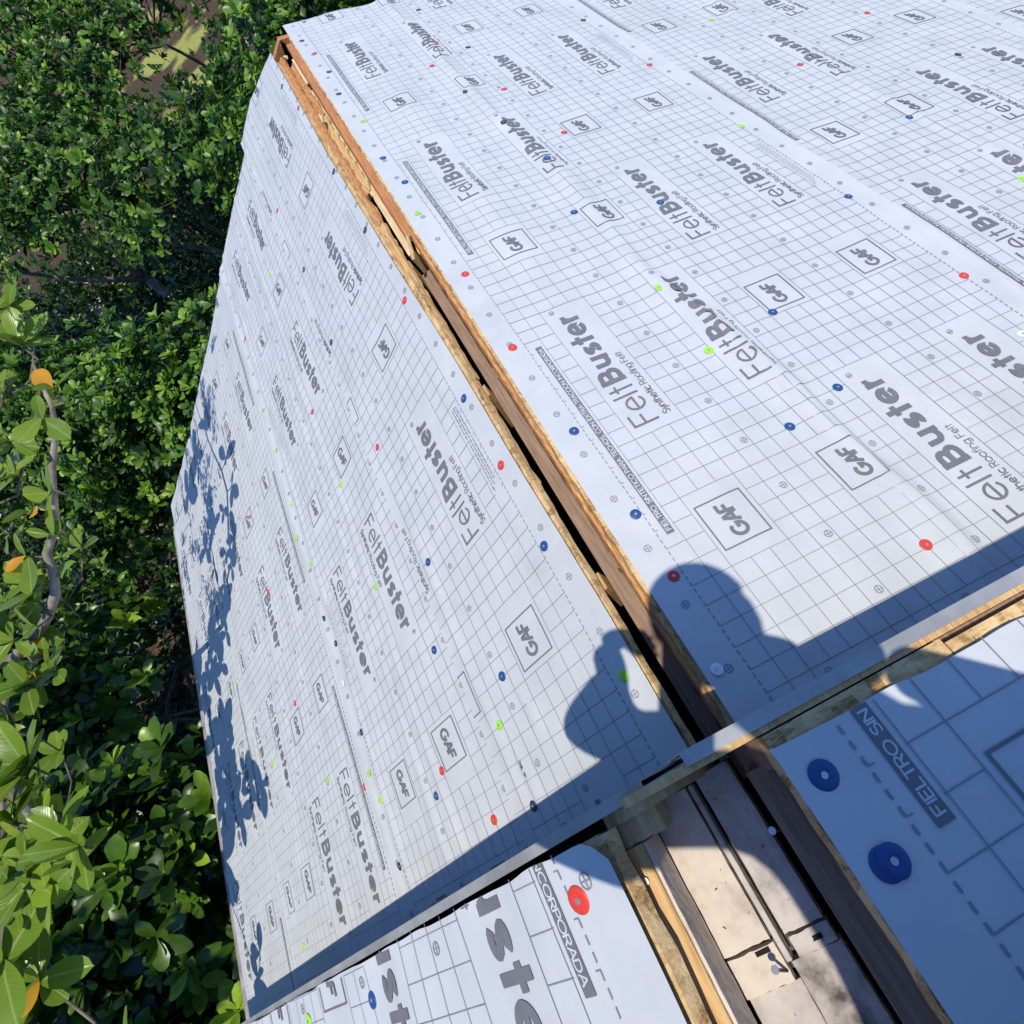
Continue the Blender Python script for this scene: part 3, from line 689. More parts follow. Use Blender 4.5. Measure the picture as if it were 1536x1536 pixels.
# grit and splinters fallen into the opening
r = random.Random(9); b = MB()
for k in range(170):
    x = r.choice((r.gauss(.1, .1), r.gauss(.1, .1), r.gauss(1.1, .15), r.uniform(-1.2, 1.2))); y = r.uniform(-8, -1.4); z = 7.32 if -.1 < x < .28 else 7.99
    w = r.uniform(.003, .009); L = w * r.choice((1, 1.6, 5)); an = r.uniform(0, 3.14); c, s_ = math.cos(an), math.sin(an)
    b.box((-L, -w, -w), (L, w, w), lambda u, v, t, x=x, y=y, z=z, c=c, s_=s_: (x + u * c - v * s_, y + u * s_ + v * c, z + t))
o = part(b, 'grit', 'debris', upper); o['kind'] = 'stuff'
nail(-.10, -5.25, 7.86, -.10, .22, .5); nail(1.5, -2.9, 8.4, -.12, .1, .3); nail(-1.62, -2.55, 9.38, .06, .05, .1, r=.03)

# ------------------------------------------------------------------ underlayment courses
TAB_R1 = [(-2, -2), (11.0, 11.0), (11.7, 11.3), (14.33, 13.78), (21.3, 20.65), (26, 25.05), (27.7, 26.72)]
TAB_L2 = [(0, -2.4), (10, 7.6), (12.45, 9.95), (14.33, 12.1), (17, 14.75), (21.33, 18.7), (24, 21.1), (26, 22.7), (27.7, 24.75)]
TAB_L3 = [(-1.7, 23.2), (0, 25.1), (2.3, 27.1), (9.25, 33.4), (14.33, 39.1), (17, 41.3), (21.33, 44.6), (26, 47.2), (27.7, 48.2)]
TAB_L4 = [(0, 48.2), (2.3, 50.4), (26, 71)]
ledge = lambda w: np.interp(w, [0, 7, 14, 23, 35, 53, 77], [-.05, -.05, .08, .18, .42, .78, .62])
wav = lambda s, k, a=.12: a * float(vnoise(s * .9, k * 3.1, 40)) * 2
make_sheet('grey printed felt course along the ridge slot on the bright slope', 'R', -1.74, 26.72,
           lambda s: -2.2, lambda s: RWMAX(s) + wav(s, 1), lambda v, d: (lerp_tab(TAB_R1, d), v), None, (-3, 82), (-2, 28), .16, 'felt courses on the lower roof')
make_sheet('grey printed felt course tucked under the ridge course of the bright slope', 'R', 24.6, 54.4,
           lambda s: -2.2, lambda s: RWMAX(s) + wav(s, 2), lambda v, d: (d + 26.75, v), None, (-3, 82), (-2, 28), .08, 'felt courses on the lower roof', step=.42)
make_sheet('third grey felt course down the bright slope, farthest from the ridge slot', 'R', 52.3, 80,
           lambda s: -2.2, lambda s: RWMAX(s) + wav(s, 3), lambda v, d: (d + 53.5, v + 7), None, (-10, 75), (-2, 27), 0.0, 'felt courses on the lower roof', step=.5)
make_sheet('narrow cut felt strip along the ridge slot on the tree side slope', 'L', -1.74, 9.75,
           lambda s: -2.2, lambda s: LWMAX(s) + (2.2 * np.clip((s + 1) / 6, 0, 1)) + wav(s, 4, .2), lambda v, d: (25.8 - d, v + 13.1), None, (-16, 70), (15, 28), .24, 'felt courses on the lower roof', edge=ledge)
make_sheet('felt course just below the cut ridge strip on the tree side slope', 'L', 7.2, 24.75,
           lambda s: -2.2, lambda s: LWMAX(s) + wav(s, 5, .2), lambda v, d: (lerp_tab(TAB_L2, d), 24.9 - v), None, (-57, 28), (9, 28), .16, 'felt courses on the lower roof')
make_sheet('felt course across the middle of the tree side slope, green caps at its lap', 'L', 23.2, 48.2,
           lambda s: -2.2, lambda s: LWMAX(s) + wav(s, 6, .2), lambda v, d: (lerp_tab(TAB_L3, d), 24.0 - v), None, (-57, 27), (-2, 28), .08, 'felt courses on the lower roof', step=.42)
make_sheet('lowest felt course at the eave under leaf shadows', 'L', 46.6, 64.45,
           lambda s: -2.2, lambda s: LWMAX(s) + wav(s, 7, .2), lambda v, d: (lerp_tab(TAB_L4, d), 36.1 - v), None, (-45, 40), (-2, 21), 0.0, 'felt courses on the lower roof', step=.42)
def ur_far(s): return -1.42 - .018 * (s - 2.6) + wav(s, 8, .05)
def ul_far(s): return -1.16 - .0135 * s - .55 * max(0, (2.5 - s) / .75) ** 2 + wav(s, 9, .04)
curl_r = lambda s, w: .0 * s
make_sheet('blue-shaded felt sheet in front of the photographer on the upper roof, two blue caps', 'UR', 2.58, 33.5,
           lambda s: -45, ur_far, lambda v, d: (d + 4.12, v - 11.45), None, (-34, 12), (-2, 28), .05, 'felt courses on the upper roof', step=.3, extra_h=curl_r)
make_sheet('sunlit felt sheet on the left of the upper roof, cropped wordmark and red cap', 'UL', 1.76, 31.1,
           lambda s: -45, ul_far, lambda v, d: (d + 3.435, 17.5 - v), None, (16, 64), (-2, 28), .10, 'felt courses on the upper roof', step=.3)
make_sheet('second felt sheet lower down the left of the upper roof', 'UL', 29.5, 66,
           lambda s: -45, ul_far, lambda v, d: (d + 30.4, 21.5 - v), None, (20, 68), (-1, 28), .04, 'felt courses on the upper roof', step=.5)

# ------------------------------------------------------------------ plastic cap nails
def ray(px, py):
    d = np.array([(px - 768) / FPX, (py - 768) / FPX, 1.0]); return RM.T @ d
def hit(px, py, side):
    """where a pixel's line of sight meets a roof slope: (sa, y)"""
    sg = 1 if side in ('R', 'UR') else -1
    n = np.array([sg * ST, 0, CT]); h = {'R': .25, 'L': .3, 'UR': .2, 'UL': .2}[side]
    d = ray(px, py); o = CAM - np.array([0, 0, APEX[side]])
    t = (h - n @ o) / (n @ d); P = o + t * d
    return float(P @ np.array([sg * CT, 0, -ST])), float(P[1])
def cap_meshes(kind):
    bm = MB(); n = 18; R0 = .27
    prof = [(R0, 0.0), (R0 - .005, .014), (.24, .026), (.12, .040), (.09, .030), (0, .030)]
    for r, z in prof[:-1]:
        for k in range(n): bm.v.append((r * math.cos(2 * math.pi * k / n), r * math.sin(2 * math.pi * k / n), z))
    bm.v.append((0, 0, .03))
    for i in range(len(prof) - 2):
        for k in range(n): bm.f.append((i * n + k, i * n + (k + 1) % n, (i + 1) * n + (k + 1) % n, (i + 1) * n + k))
    c = len(bm.v) - 1; i = len(prof) - 2
    for k in range(n): bm.f.append((i * n + k, i * n + (k + 1) % n, c))
    me = bpy.data.meshes.new('cap_' + kind); me.from_pydata((np.array(bm.v) * G).tolist(), [], bm.f); me.update(); me.materials.append(MT['cap_' + kind])
    for p in me.polygons: p.use_smooth = True
    return me
CAPM = {k: cap_meshes(k) for k in ('red', 'blue', 'green', 'white', 'navy')}
nh = MB(); nh.tube([(0, 0, .03), (0, 0, .048)], .065, 10)
nhm = bpy.data.meshes.new('nail_head'); nhm.from_pydata((np.array(nh.v) * G).tolist(), [], nh.f); nhm.update(); nhm.materials.append(MT['nail'])
CN = {'red': 'red', 'blue': 'blue', 'green': 'lime green', 'white': 'white', 'navy': 'dark navy'}
WHERE = {'R': 'on the bright slope of the lower roof', 'L': 'on the tree side slope of the lower roof', 'UR': 'on the shaded sheet of the upper roof', 'UL': 'on the sunlit sheet of the upper roof'}
def cap(px, py, kind, side, label=None, scale=1.0, lift=0, tilt=0):
    sa, y = hit(px, py, side); a = {'R': AR, 'L': AL}.get(side, 0); off = OFFL if side == 'L' else 0
    s = sa - a
    lay = 0.08
    if side == 'R': lay = .16 if s < 26.7 else (.08 if s < 54.4 else 0)
    elif side == 'L': lay = .24 if s < 9.4 else (.16 if s < 24.7 else (.08 if s < 48.2 else 0))
    else: lay = .10 if side == 'UL' else .05
    h = float(hsurf(side, s, y - off)) + lay + .022 + lift
    root = bpy.data.objects.new('cap_nail', None); root.empty_display_size = .01; COL.objects.link(root)
    root.location = Vector(rp(side, sa, y, h)) * G
    sg = 1 if side in ('R', 'UR') else -1
    root.rotation_euler = (random.uniform(-.09, .09) + tilt, sg * TH + random.uniform(-.09, .09), 0)
    root.scale = (scale,) * 3
    if side == 'R': wh = 'beside the ridge slot on the bright slope' if s < 1 else ('in the ridge course field of the bright slope' if s < 24.3 else ('on the first lap of the bright slope' if s < 28 else 'on the outer courses of the bright slope'))
    elif side == 'L': wh = 'beside the ridge slot on the tree side slope' if s < 1 else ('on the cut ridge strip of the tree side slope' if s < 9.8 else ('on the second course of the tree side slope' if s < 21.5 else ('on the wrinkled lap of the tree side slope' if s < 27 else 'on the outer courses of the tree side slope')))
    else: wh = WHERE[side]
    root['label'] = label or f'{CN[kind]} plastic cap nail {wh}'; root['category'] = 'cap nail'
    root['group'] = f'{CN[kind]} cap nails {wh}'
    c = bpy.data.objects.new('cap', CAPM[kind]); COL.objects.link(c); c.parent = root
    n_ = bpy.data.objects.new('nail_head', nhm); COL.objects.link(n_); n_.parent = root
CAPS = {
 ('R', 'red'): [(1010, 865), (769, 524), (698, 413), (846, 200), (756, 137), (648, 101), (654, 68), (974, 98), (1301, 20), (1200, 98), (1445, 415), (1388, 818), (472, 82)],
 ('R', 'blue'): [(494, 109), (575, 239), (608, 276), (821, 243), (861, 320), (1364, 176), (1271, 298), (1158, 471), (990, 306), (1184, 641), (1256, 582), (861, 648), (953, 773)],
 ('R', 'navy'): [(453, 62), (508, 141), (702, 72), (699, 143), (756, 189), (875, 32), (628, 17), (1436, 84)],
 ('R', 'green'): [(545, 182), (627, 322), (988, 436), (1063, 527), (1067, 29), (1112, 190), (1533, 267)],
 ('R', 'white'): [(1075, 1005), (1533, 502)],
 ('L', 'blue'): [(818, 819), (698, 598), (651, 975), (755, 1014), (645, 843), (656, 1193), (457, 405)],
 ('L', 'navy'): [(802, 1208), (550, 346), (499, 514), (425, 131), (502, 258), (487, 928), (504, 965), (544, 1098), (600, 1299)],
 ('L', 'red'): [(609, 451), (754, 698), (740, 1230), (568, 671), (663, 1156), (449, 163), (418, 317), (468, 618), (441, 1055), (547, 1180), (369, 507), (374, 775), (402, 887)],
 ('L', 'green'): [(938, 1013), (751, 1087), (564, 880), (510, 727), (572, 1199), (555, 1160), (491, 1171), (408, 1145), (393, 619), (413, 677), (437, 757), (448, 807), (466, 846), (407, 410), (380, 245), (455, 1420)],
 ('L', 'white'): [(515, 1025), (441, 500), (363, 530)],
 ('UL', 'blue'): [(563, 1497)], ('UL', 'green'): [(466, 1530)],
}
for (side, kind), pts in CAPS.items():
    for px, py in pts: cap(px, py, kind, side)
cap(873, 1347, 'red', 'UL', 'red plastic cap nail beside the cropped band lettering on the upper roof', 1.12)
cap(1234, 1163, 'blue', 'UR', 'single blue cap nail with a bright nail head near the cut sheet corner', 1.15)
cap(1326, 1296, 'blue', 'UR', 'lower of two blue cap nails driven on top of each other', 1.15)
cap(1334, 1291, 'blue', 'UR', 'upper of two blue cap nails driven on top of each other', 1.15, lift=.045, tilt=.08)

# ------------------------------------------------------------------ loose wood in the ridge slot
b = MB(); b.tube([(-.2, 34.3, -.45), (.05, 34.8, -.25), (.35, 36.2, -.05)], [.12, .15, .12], 7)
tag(b.build('wood_splinter', MT['pine']), 'short broken wood splinter lying across the ridge board', 'wood scrap')
b = MB(); b.box((-1, -.12, 0), (1, .12, .1), lambda x, y, z: (.02 * x + y, 70 + 3.2 * x, -.62 + z + .05 * x))
tag(b.build('wood_offcut', MT['pine2']), 'pale split lath offcut lying in the far end of the ridge slot', 'wood scrap')
for k, (x, y, L, mat, lab) in enumerate(((-.55, 44.5, 1.6, 'pine', 'curled orange wood chip in the slot near the pale ridge timber'), (-.62, 58.5, 1.8, 'pine2', 'torn pale wood chip halfway along the far ridge slot'), (-.5, 74.2, 1.2, 'osb', 'ragged strand board crumb at the far gable end of the slot'))):
    b = MB(); rr = random.Random(k)
    pts = [(x + rr.uniform(-.12, .12), y + L * t, -.50 + .1 * math.sin(3 * t)) for t in (0, .3, .6, 1)]
    b.tube(pts, [.05, .17, .14, .03], 5); tag(b.build('wood_chip', MT[mat]), lab, 'wood scrap')

# ------------------------------------------------------------------ the photographer (behind and above the camera)
def skin_mesh(name, verts, edges, radii, mat, parent, root_i=0, sub=2):
    me = bpy.data.meshes.new(name); me.from_pydata([tuple(np.array(v) * G) for v in verts], edges, []); me.update()
    o = bpy.data.objects.new(name, me); COL.objects.link(o)
    md = o.modifiers.new('skin', 'SKIN'); md.use_smooth_shade = True
    for i, sv in enumerate(me.skin_vertices[0].data):
        r = radii[i]; sv.radius = (r[0] * G, r[1] * G) if hasattr(r, '__len__') else (r * G, r * G); sv.use_root = (i == root_i)
    sd = o.modifiers.new('sub', 'SUBSURF'); sd.levels = sub; sd.render_levels = sub
    me.materials.append(mat); o.parent = parent
    if parent is not None: o.location = -parent.location
    return o
SKIN = noise_mat('skin', (.38, .21, .14), (.48, .28, .19), scale=20, rough=.55, spec=.35)
SHIRT = noise_mat('work_shirt', (.05, .06, .075), (.085, .10, .12), scale=60, rough=.9, bump=.3)
JEANS = noise_mat('jeans', (.04, .06, .11), (.07, .10, .17), scale=80, rough=.9, bump=.3)
HATM = noise_mat('cap_cloth', (.10, .10, .10), (.16, .16, .16), scale=80, rough=.9, bump=.3)
per = thing('person', 'person in a dark shirt and jeans kneeling on the upper roof holding a phone out', 'person', (6, -14, 9.5))
def head_parts():
    hx, hy, hz = 5.3, -1.75, 29.6
    V = [(5.6, -13.2, 12.2), (5.6, -11.4, 16.2), (5.6, -9.0, 20.2), (5.6, -6.9, 23.6), (5.5, -5.2, 25.4), (5.4, -3.9, 26.9),
         (hx, hy - .5, hz - .9), (hx, hy, hz + .6), (hx, hy - .1, hz + 1.7), (hx, hy + 1.2, hz - .9),
         (3.6, -4.8, 25.4), (-.5, -3.0, 23.7), (-2.6, -1.95, 22.7), (.25, -.35, 24.0), (.5, .95, 24.9),
         (9.2, -6.6, 24.2), (11.2, -8.6, 20.6), (11.4, -8.6, 18.2), (8.8, -5.4, 20.6), (6.9, -3.2, 22.6),
         (3.8, -13.6, 11.7), (2.4, -9.4, 11.6), (2.2, -9.0, 10.6), (2.4, -15.5, 10.2), (2.5, -18.8, 10.2),
         (7.6, -13.6, 11.4), (9.2, -9.4, 9.9), (9.3, -9.0, 8.6), (9.2, -15.5, 7.6), (9.2, -18.8, 7.6), (-3.75, -1.0, 22.7)]
    Eg = [(0, 1), (1, 2), (2, 3), (3, 4), (4, 5), (5, 6), (6, 7), (7, 8), (6, 9), (3, 10), (10, 11), (11, 12), (12, 13), (13, 14),
          (3, 15), (15, 16), (16, 17), (17, 18), (18, 19), (0, 20), (20, 21), (21, 22), (22, 23), (23, 24), (0, 25), (25, 26), (26, 27), (27, 28), (28, 29), (12, 30)]
    Rr = [(3.6, 2.5), (3.4, 2.3), (3.7, 2.5), (3.6, 2.4), 1.5, 1.35, (1.85, 2.1), (1.95, 2.35), (1.3, 1.6), .75,
          1.15, 1.15, 1.55, .72, .95, 1.5, 1.15, 1.0, .85, .62, 2.0, 1.55, 1.4, 1.1, .8, 2.0, 1.55, 1.4, 1.1, .8, .62]
    return V, Eg, Rr, (hx, hy, hz)
V, Eg, Rr, HC = head_parts()
skin_mesh('body', V, Eg, Rr, SKIN, per)
# clothing shells, a little larger than the body
idx = [0, 1, 2, 3, 10, 11, 12, 13, 30, 15, 16, 17, 18]
mp_ = {a: i for i, a in enumerate(idx)}
skin_mesh('shirt', [V[i] for i in idx], [(mp_[a], mp_[b_]) for a, b_ in Eg if a in mp_ and b_ in mp_],
          [tuple(np.array(Rr[i] if hasattr(Rr[i], '__len__') else (Rr[i], Rr[i])) * 1.13 + .1) for i in idx], SHIRT, per)
idx = [0, 20, 21, 22, 23, 25, 26, 27, 28]; mp2 = {a: i for i, a in enumerate(idx)}
skin_mesh('trousers', [V[i] for i in idx], [(mp2[a], mp2[b_]) for a, b_ in Eg if a in mp2 and b_ in mp2],
          [tuple(np.array(Rr[i] if hasattr(Rr[i], '__len__') else (Rr[i], Rr[i])) * 1.1 + .08) for i in idx], JEANS, per)
# fingers of both hands closing on the phone
def hand(wrist, palm, tips, nm):
    vs = [wrist, palm]; ed = [(0, 1)]; ra = [.6, (.85, .5)]
    for t in tips:
        p0 = np.array(palm); p2 = np.array(t); p1 = (p0 + p2) / 2 + np.array((0, .05, .22))
        i = len(vs); vs += [tuple(p1), tuple(p2)]; ed += [(1, i), (i, i + 1)]; ra += [.24, .18]
    skin_mesh(nm, vs, ed, ra, SKIN, per, 1, 2)
hand((.5, .95, 24.9), (1.3, 1.0, 25.3), [(2.4, .35, 24.95), (2.5, -.05, 25.1), (2.45, -.45, 25.2), (2.3, -.85, 25.25), (1.7, -.3, 24.5)], 'hand')
hand((6.9, -3.2, 22.6), (5.9, -2.3, 23.9), [(4.9, -1.5, 24.55), (4.8, -1.95, 24.5), (4.75, -2.35, 24.45), (4.7, -2.7, 24.35), (5.2, -1.4, 25.0)], 'hand')
# baseball cap with a brim
hx, hy, hz = HC
b = MB(); nlat, nlon = 6, 20
for i in range(nlat + 1):
    la = math.pi / 2 * i / nlat
    for k in range(nlon):
        lo = 2 * math.pi * k / nlon
        b.v.append((hx + 2.15 * math.cos(la) * math.cos(lo), hy + .1 + 2.5 * math.cos(la) * math.sin(lo), hz + .7 + 2.0 * math.sin(la)))
for i in range(nlat):
    for k in range(nlon): b.f.append((i * nlon + k, i * nlon + (k + 1) % nlon, (i + 1) * nlon + (k + 1) % nlon, (i + 1) * nlon + k))
o = b.build('cap_crown', HATM, per, True); o.location = -per.location
b = MB(); n = 14
for i in range(n + 1):
    a = math.pi * (.06 + .88 * i / n); b.v += [(hx + 2.1 * math.cos(a), hy + .1 + 2.4 * math.sin(a), hz + .75), (hx + 2.25 * math.cos(a), hy + .2 + 2.95 * math.sin(a) ** .8, hz + .35)]
for i in range(n): b.f.append((2 * i, 2 * i + 1, 2 * i + 3, 2 * i + 2))
o = b.build('cap_brim', HATM, per, True); o.location = -per.location
md = o.modifiers.new('t', 'SOLIDIFY'); md.thickness = .004
# phone just behind the lens
right, up_, back = RM[0], -RM[1], -RM[2]
def phone_pt(a, b_, c): return tuple(CAM + right * a + up_ * b_ + back * c)
b = MB(); b.box((-1.35, -3.3, .14), (.45, .5, .34), phone_pt)
ph = b.build('phone', plain('phone_glass', (.03, .03, .035), .2, .5)); tag(ph, 'dark phone held above the roof in both hands', 'phone')
md = ph.modifiers.new('bevel', 'BEVEL'); md.width = .004; md.segments = 3

# ------------------------------------------------------------------ vegetation
LEAF_A = leaf_mat('glossy_shrub_leaf', (.007, .022, .004), (.080, .180, .014), .33, (.25, .38, .035), .28)
LEAF_B = leaf_mat('small_shrub_leaf', (.008, .026, .004), (.085, .205, .018), .40, (.21, .36, .04), .28)
LEAF_C = leaf_mat('broad_leaf', (.045, .10, .010), (.16, .27, .020), .27, (.33, .42, .04), .3)
BARK = noise_mat('grey_bark', (.13, .11, .09), (.34, .30, .26), scale=10, detail=8, rough=.9, bump=.8, bscale=30, c3=(.22, .19, .16))
TWIG = noise_mat('twig_bark', (.09, .07, .05), (.22, .18, .14), scale=14, detail=6, rough=.9, bump=.4)

LT_V = np.array([(0, 0, 0), (-.20, .34, .035), (0, .36, -.02), (.20, .34, .035), (-.27, .68, .01), (0, .70, -.055), (.27, .68, .01), (-.15, .91, -.06), (0, .93, -.10), (.15, .91, -.06), (0, 1.0, -.14)])
LT_F = np.array([(0, 2, 1), (0, 3, 2), (1, 2, 5), (1, 5, 4), (2, 3, 6), (2, 6, 5), (4, 5, 8), (4, 8, 7), (5, 6, 9), (5, 9, 8), (7, 8, 10), (8, 9, 10)])
def leaves_mesh(name, pos, axis, nrm, length, width, tint, mat):
    """many leaves as one mesh: base position, growth axis, upper-face normal"""
    axis = axis / np.linalg.norm(axis, axis=1)[:, None]
    side = np.cross(axis, nrm); side /= np.maximum(np.linalg.norm(side, axis=1)[:, None], 1e-6)
    nrm = np.cross(side, axis)
    n = len(pos); k = len(LT_V)
    t = LT_V[None] * np.stack([width, length, length], 1)[:, None, :]
    P = pos[:, None, :] + t[..., 0:1] * side[:, None] + t[..., 1:2] * axis[:, None] + t[..., 2:3] * nrm[:, None]
    P = (P.reshape(-1, 3) * G).astype(np.float32)
    F = (LT_F[None] + (np.arange(n) * k)[:, None, None]).reshape(-1)
    me = bpy.data.meshes.new(name); me.vertices.add(len(P)); me.vertices.foreach_set('co', P.ravel())
    nf = len(F) // 3; me.loops.add(len(F)); me.loops.foreach_set('vertex_index', F.astype(np.int32))
    me.polygons.add(nf); me.polygons.foreach_set('loop_start', np.arange(0, len(F), 3, dtype=np.int32))
    me.polygons.foreach_set('use_smooth', np.ones(nf, bool)); me.update(calc_edges=True); me.validate()
    at = me.attributes.new('tint', 'FLOAT', 'POINT'); at.data.foreach_set('value', np.repeat(tint, k).astype(np.float32))
    me.materials.append(mat); return me
def rosettes(r, cen, ax, nl, L, tint0):
    """leaf arrays for rosettes of leaves round branch tips"""
    pos, axs, nr, ln, tn = [], [], [], [], []
    for c, a, t0 in zip(cen, ax, tint0):
        a = a / np.linalg.norm(a); ref = np.array((1, 0, 0)) if abs(a[0]) < .8 else np.array((0, 1, 0))
        e1 = np.cross(a, ref); e1 /= np.linalg.norm(e1); e2 = np.cross(a, e1)
        m = max(3, int(nl + r.integers(-2, 3))); ph = r.uniform(0, 6.28); sz = r.uniform(.68, 1.25)
        for i in range(m):
            an = ph + 2.4 * i + r.normal(0, .2); el = math.radians(10 + 55 * (i / m) + r.normal(0, 10))
            d = (e1 * math.cos(an) + e2 * math.sin(an)) * math.cos(el) + a * math.sin(el)
            l_ = L * sz * r.uniform(.62, 1.12) * (1 - .3 * i / m)
            pos.append(c + a * (.10 * L * i / m)); axs.append(d)
            nr.append(a * math.cos(el) - (e1 * math.cos(an) + e2 * math.sin(an)) * math.sin(el) + r.normal(0, .18, 3)); ln.append(l_)
            tn.append(np.clip(t0 + .35 * i / m + r.normal(0, .1), 0, 1))
    return [np.array(q) for q in (pos, axs, nr, ln, tn)]
def tree(name, label, cat, base, lobes, n_ros, L, nl, mat, seed, trunk_r=2.0, group=None, inner=.35, young=.10, wid=(.75, 1.1)):
    r = np.random.default_rng(seed); base = np.array(base, float)
    root = thing(name, label, cat, base, group)
    vol = np.array([rx * ry for _, (rx, ry, rz) in lobes]); vol = vol / vol.sum()
    wood = MB(); cen, ax, tn = [], [], []
    top = base + np.array((0, 0, .35 * (max(c[2] for c, _ in lobes) - base[2])))
    trunk = MB(); mid = (base + top) / 2 + r.normal(0, 2, 3) * np.array((1, 1, 0))
    trunk.tube([base, mid, top], [trunk_r, trunk_r * .8, trunk_r * .62], 9)
    tips = []
    for (c, rad), w_ in zip(lobes, vol):
        c = np.array(c, float); rad = np.array(rad, float)
        hub = c - np.array((0, 0, rad[2] * .35)); dl = np.linalg.norm(hub - top)
        wood.tube([top] + [top + (hub - top) * t + r.normal(0, .07 * dl, 3) for t in (.25, .5, .75)] + [hub], [trunk_r * q for q in (.42, .34, .27, .2, .13)], 6)
        k = max(6, int(n_ros * w_))
        for q in range(k):
            u = r.normal(size=3); u /= np.linalg.norm(u)
            if u[2] < -.25: u[2] = -u[2]
            rr = (1 + .45 * float(mnoise.noise(Vector(c * .05 + u * 2.1)))) * (r.uniform(.80, 1.03) if r.random() > inner else r.uniform(.35, .8))
            p = c + u * rad * rr
            cen.append(p); a = u * np.array((1, 1, 1)) + np.array((0, 0, .75)) + r.normal(0, .28, 3); ax.append(a)
            tn.append(np.clip(.34 + .27 * r.normal() + (.55 if r.random() < young else 0), 0, 1))
        for q in range(min(26, k // 3)):
            u = cen[-1 - q] - hub; e = hub + u * .97
            wood.tube([hub + u * r.uniform(0, .2), hub + u * .5 + r.normal(0, rad.mean() * .06, 3), e], [trunk_r * .13, trunk_r * .09, .10], 4, False)
    pos, axs, nr, ln, tint = rosettes(r, cen, ax, nl, L, tn)
    me = leaves_mesh('crown', pos - base, axs, nr, ln, ln * r.uniform(wid[0], wid[1], len(ln)), tint, mat)
    cr = bpy.data.objects.new('crown', me); COL.objects.link(cr); cr.parent = root
    o = trunk.build('trunk', BARK, root, True); o.location = -root.location
    o = wood.build('limbs', TWIG, root, True); o.location = -root.location
    return root

# shrubs crowding the wall below the eave
tree('shrub', 'glossy broad-leaved shrub below the eave corner with the blue tarp', 'shrub', (-92, -14, ZG),
     [((-88, -10, -60), (22, 22, 20)), ((-112, 4, -52), (20, 22, 20)), ((-78, 8, -78), (12, 16, 16))], 651, 5.0, 8, LEAF_A, 11, group='shrubs below the eave')
tree('shrub', 'tall glossy shrub beside the leaf-shadowed eave', 'shrub', (-104, 26, ZG),
     [((-96, 24, -46), (19, 18, 20)), ((-118, 30, -42), (20, 20, 20)), ((-80, 30, -66), (12, 14, 16))], 651, 4.6, 8, LEAF_A, 12, group='shrubs below the eave')
tree('shrub', 'dense shrub past the gutter end with a dark hollow in front', 'shrub', (-112, 62, ZG),
     [((-124, 60, -52), (16, 18, 18)), ((-142, 66, -44), (22, 22, 20))], 511, 4.4, 8, LEAF_A, 13, group='shrubs below the eave')
tree('shrub', 'round bright green shrub touching the rake of the tree side slope', 'shrub', (-66, 118, ZG),
     [((-62, 112, -50), (22, 18, 20)), ((-84, 124, -48), (24, 22, 20)), ((-46, 128, -56), (20, 20, 18)), ((-72, 96, -66), (14, 12, 14))], 1395, 3.0, 9, LEAF_B, 14, group='shrubs beyond the rake', young=.15)
tree('shrub', 'wide bright green shrub beyond the rake, left of the round one', 'shrub', (-112, 140, ZG),
     [((-104, 138, -46), (24, 22, 20)), ((-132, 150, -40), (26, 26, 22)), ((-112, 112, -58), (18, 16, 16))], 1240, 3.1, 9, LEAF_B, 15, group='shrubs beyond the rake', young=.12)
tree('tree', 'shady open-branched tree over the dry lawn beyond the gable', 'tree', (-62, 208, ZG),
     [((-60, 205, -40), (34, 28, 16)), ((-92, 226, -30), (34, 30, 16)), ((-30, 196, -48), (22, 24, 16))], 1249, 3.2, 7, LEAF_B, 16, trunk_r=3.0, inner=.6, young=.05)
tree('tree', 'bright leafy tree right behind the far gable corner', 'tree', (-12, 176, ZG),
     [((-10, 170, -44), (26, 24, 22)), ((14, 190, -40), (28, 26, 22)), ((-30, 158, -56), (18, 18, 18)), ((46, 206, -42), (30, 26, 22))], 2015, 3.0, 9, LEAF_B, 17, trunk_r=2.6, young=.15)
tree('tree', 'dark backdrop tree behind the open-branched tree', 'tree', (-120, 270, ZG),
     [((-120, 262, -30), (42, 34, 24)), ((-170, 280, -22), (40, 36, 26)), ((-76, 280, -34), (34, 30, 22))], 1813, 3.4, 8, LEAF_B, 18, trunk_r=3.2)
tree('tree', 'tall backdrop tree farthest from the roof', 'tree', (-40, 330, ZG),
     [((-50, 318, -34), (44, 36, 26)), ((6, 310, -40), (40, 34, 24)), ((64, 300, -46), (40, 34, 24)), ((-96, 345, -20), (46, 40, 28))], 2015, 3.4, 8, LEAF_B, 19, trunk_r=3.4)
tree('shrub', 'low shrub in the deep shade between eave and path', 'shrub', (-150, 96, ZG),
     [((-150, 96, -66), (24, 22, 22)), ((-176, 70, -60), (26, 24, 22)), ((-168, 30, -64), (26, 26, 22)), ((-150, -4, -70), (24, 24, 20))], 961, 4.6, 8, LEAF_A, 20, group='shrubs below the eave')

tree('tree', 'unseen tall tree added past the eave to block sky light', 'tree', (-165, -30, ZG),
     [((-150, -40, 40), (44, 40, 34)), ((-160, 20, 48), (40, 40, 34)), ((-130, -75, 46), (40, 36, 34)), ((-150, -10, 84), (40, 44, 32)), ((-90, 58, 44), (22, 26, 12)), ((-96, -14, 52), (22, 16, 12))], 1700, 6.5, 8, LEAF_A, 21, trunk_r=5, inner=.5)  # out of view, added for its shade on the left strip and hollow
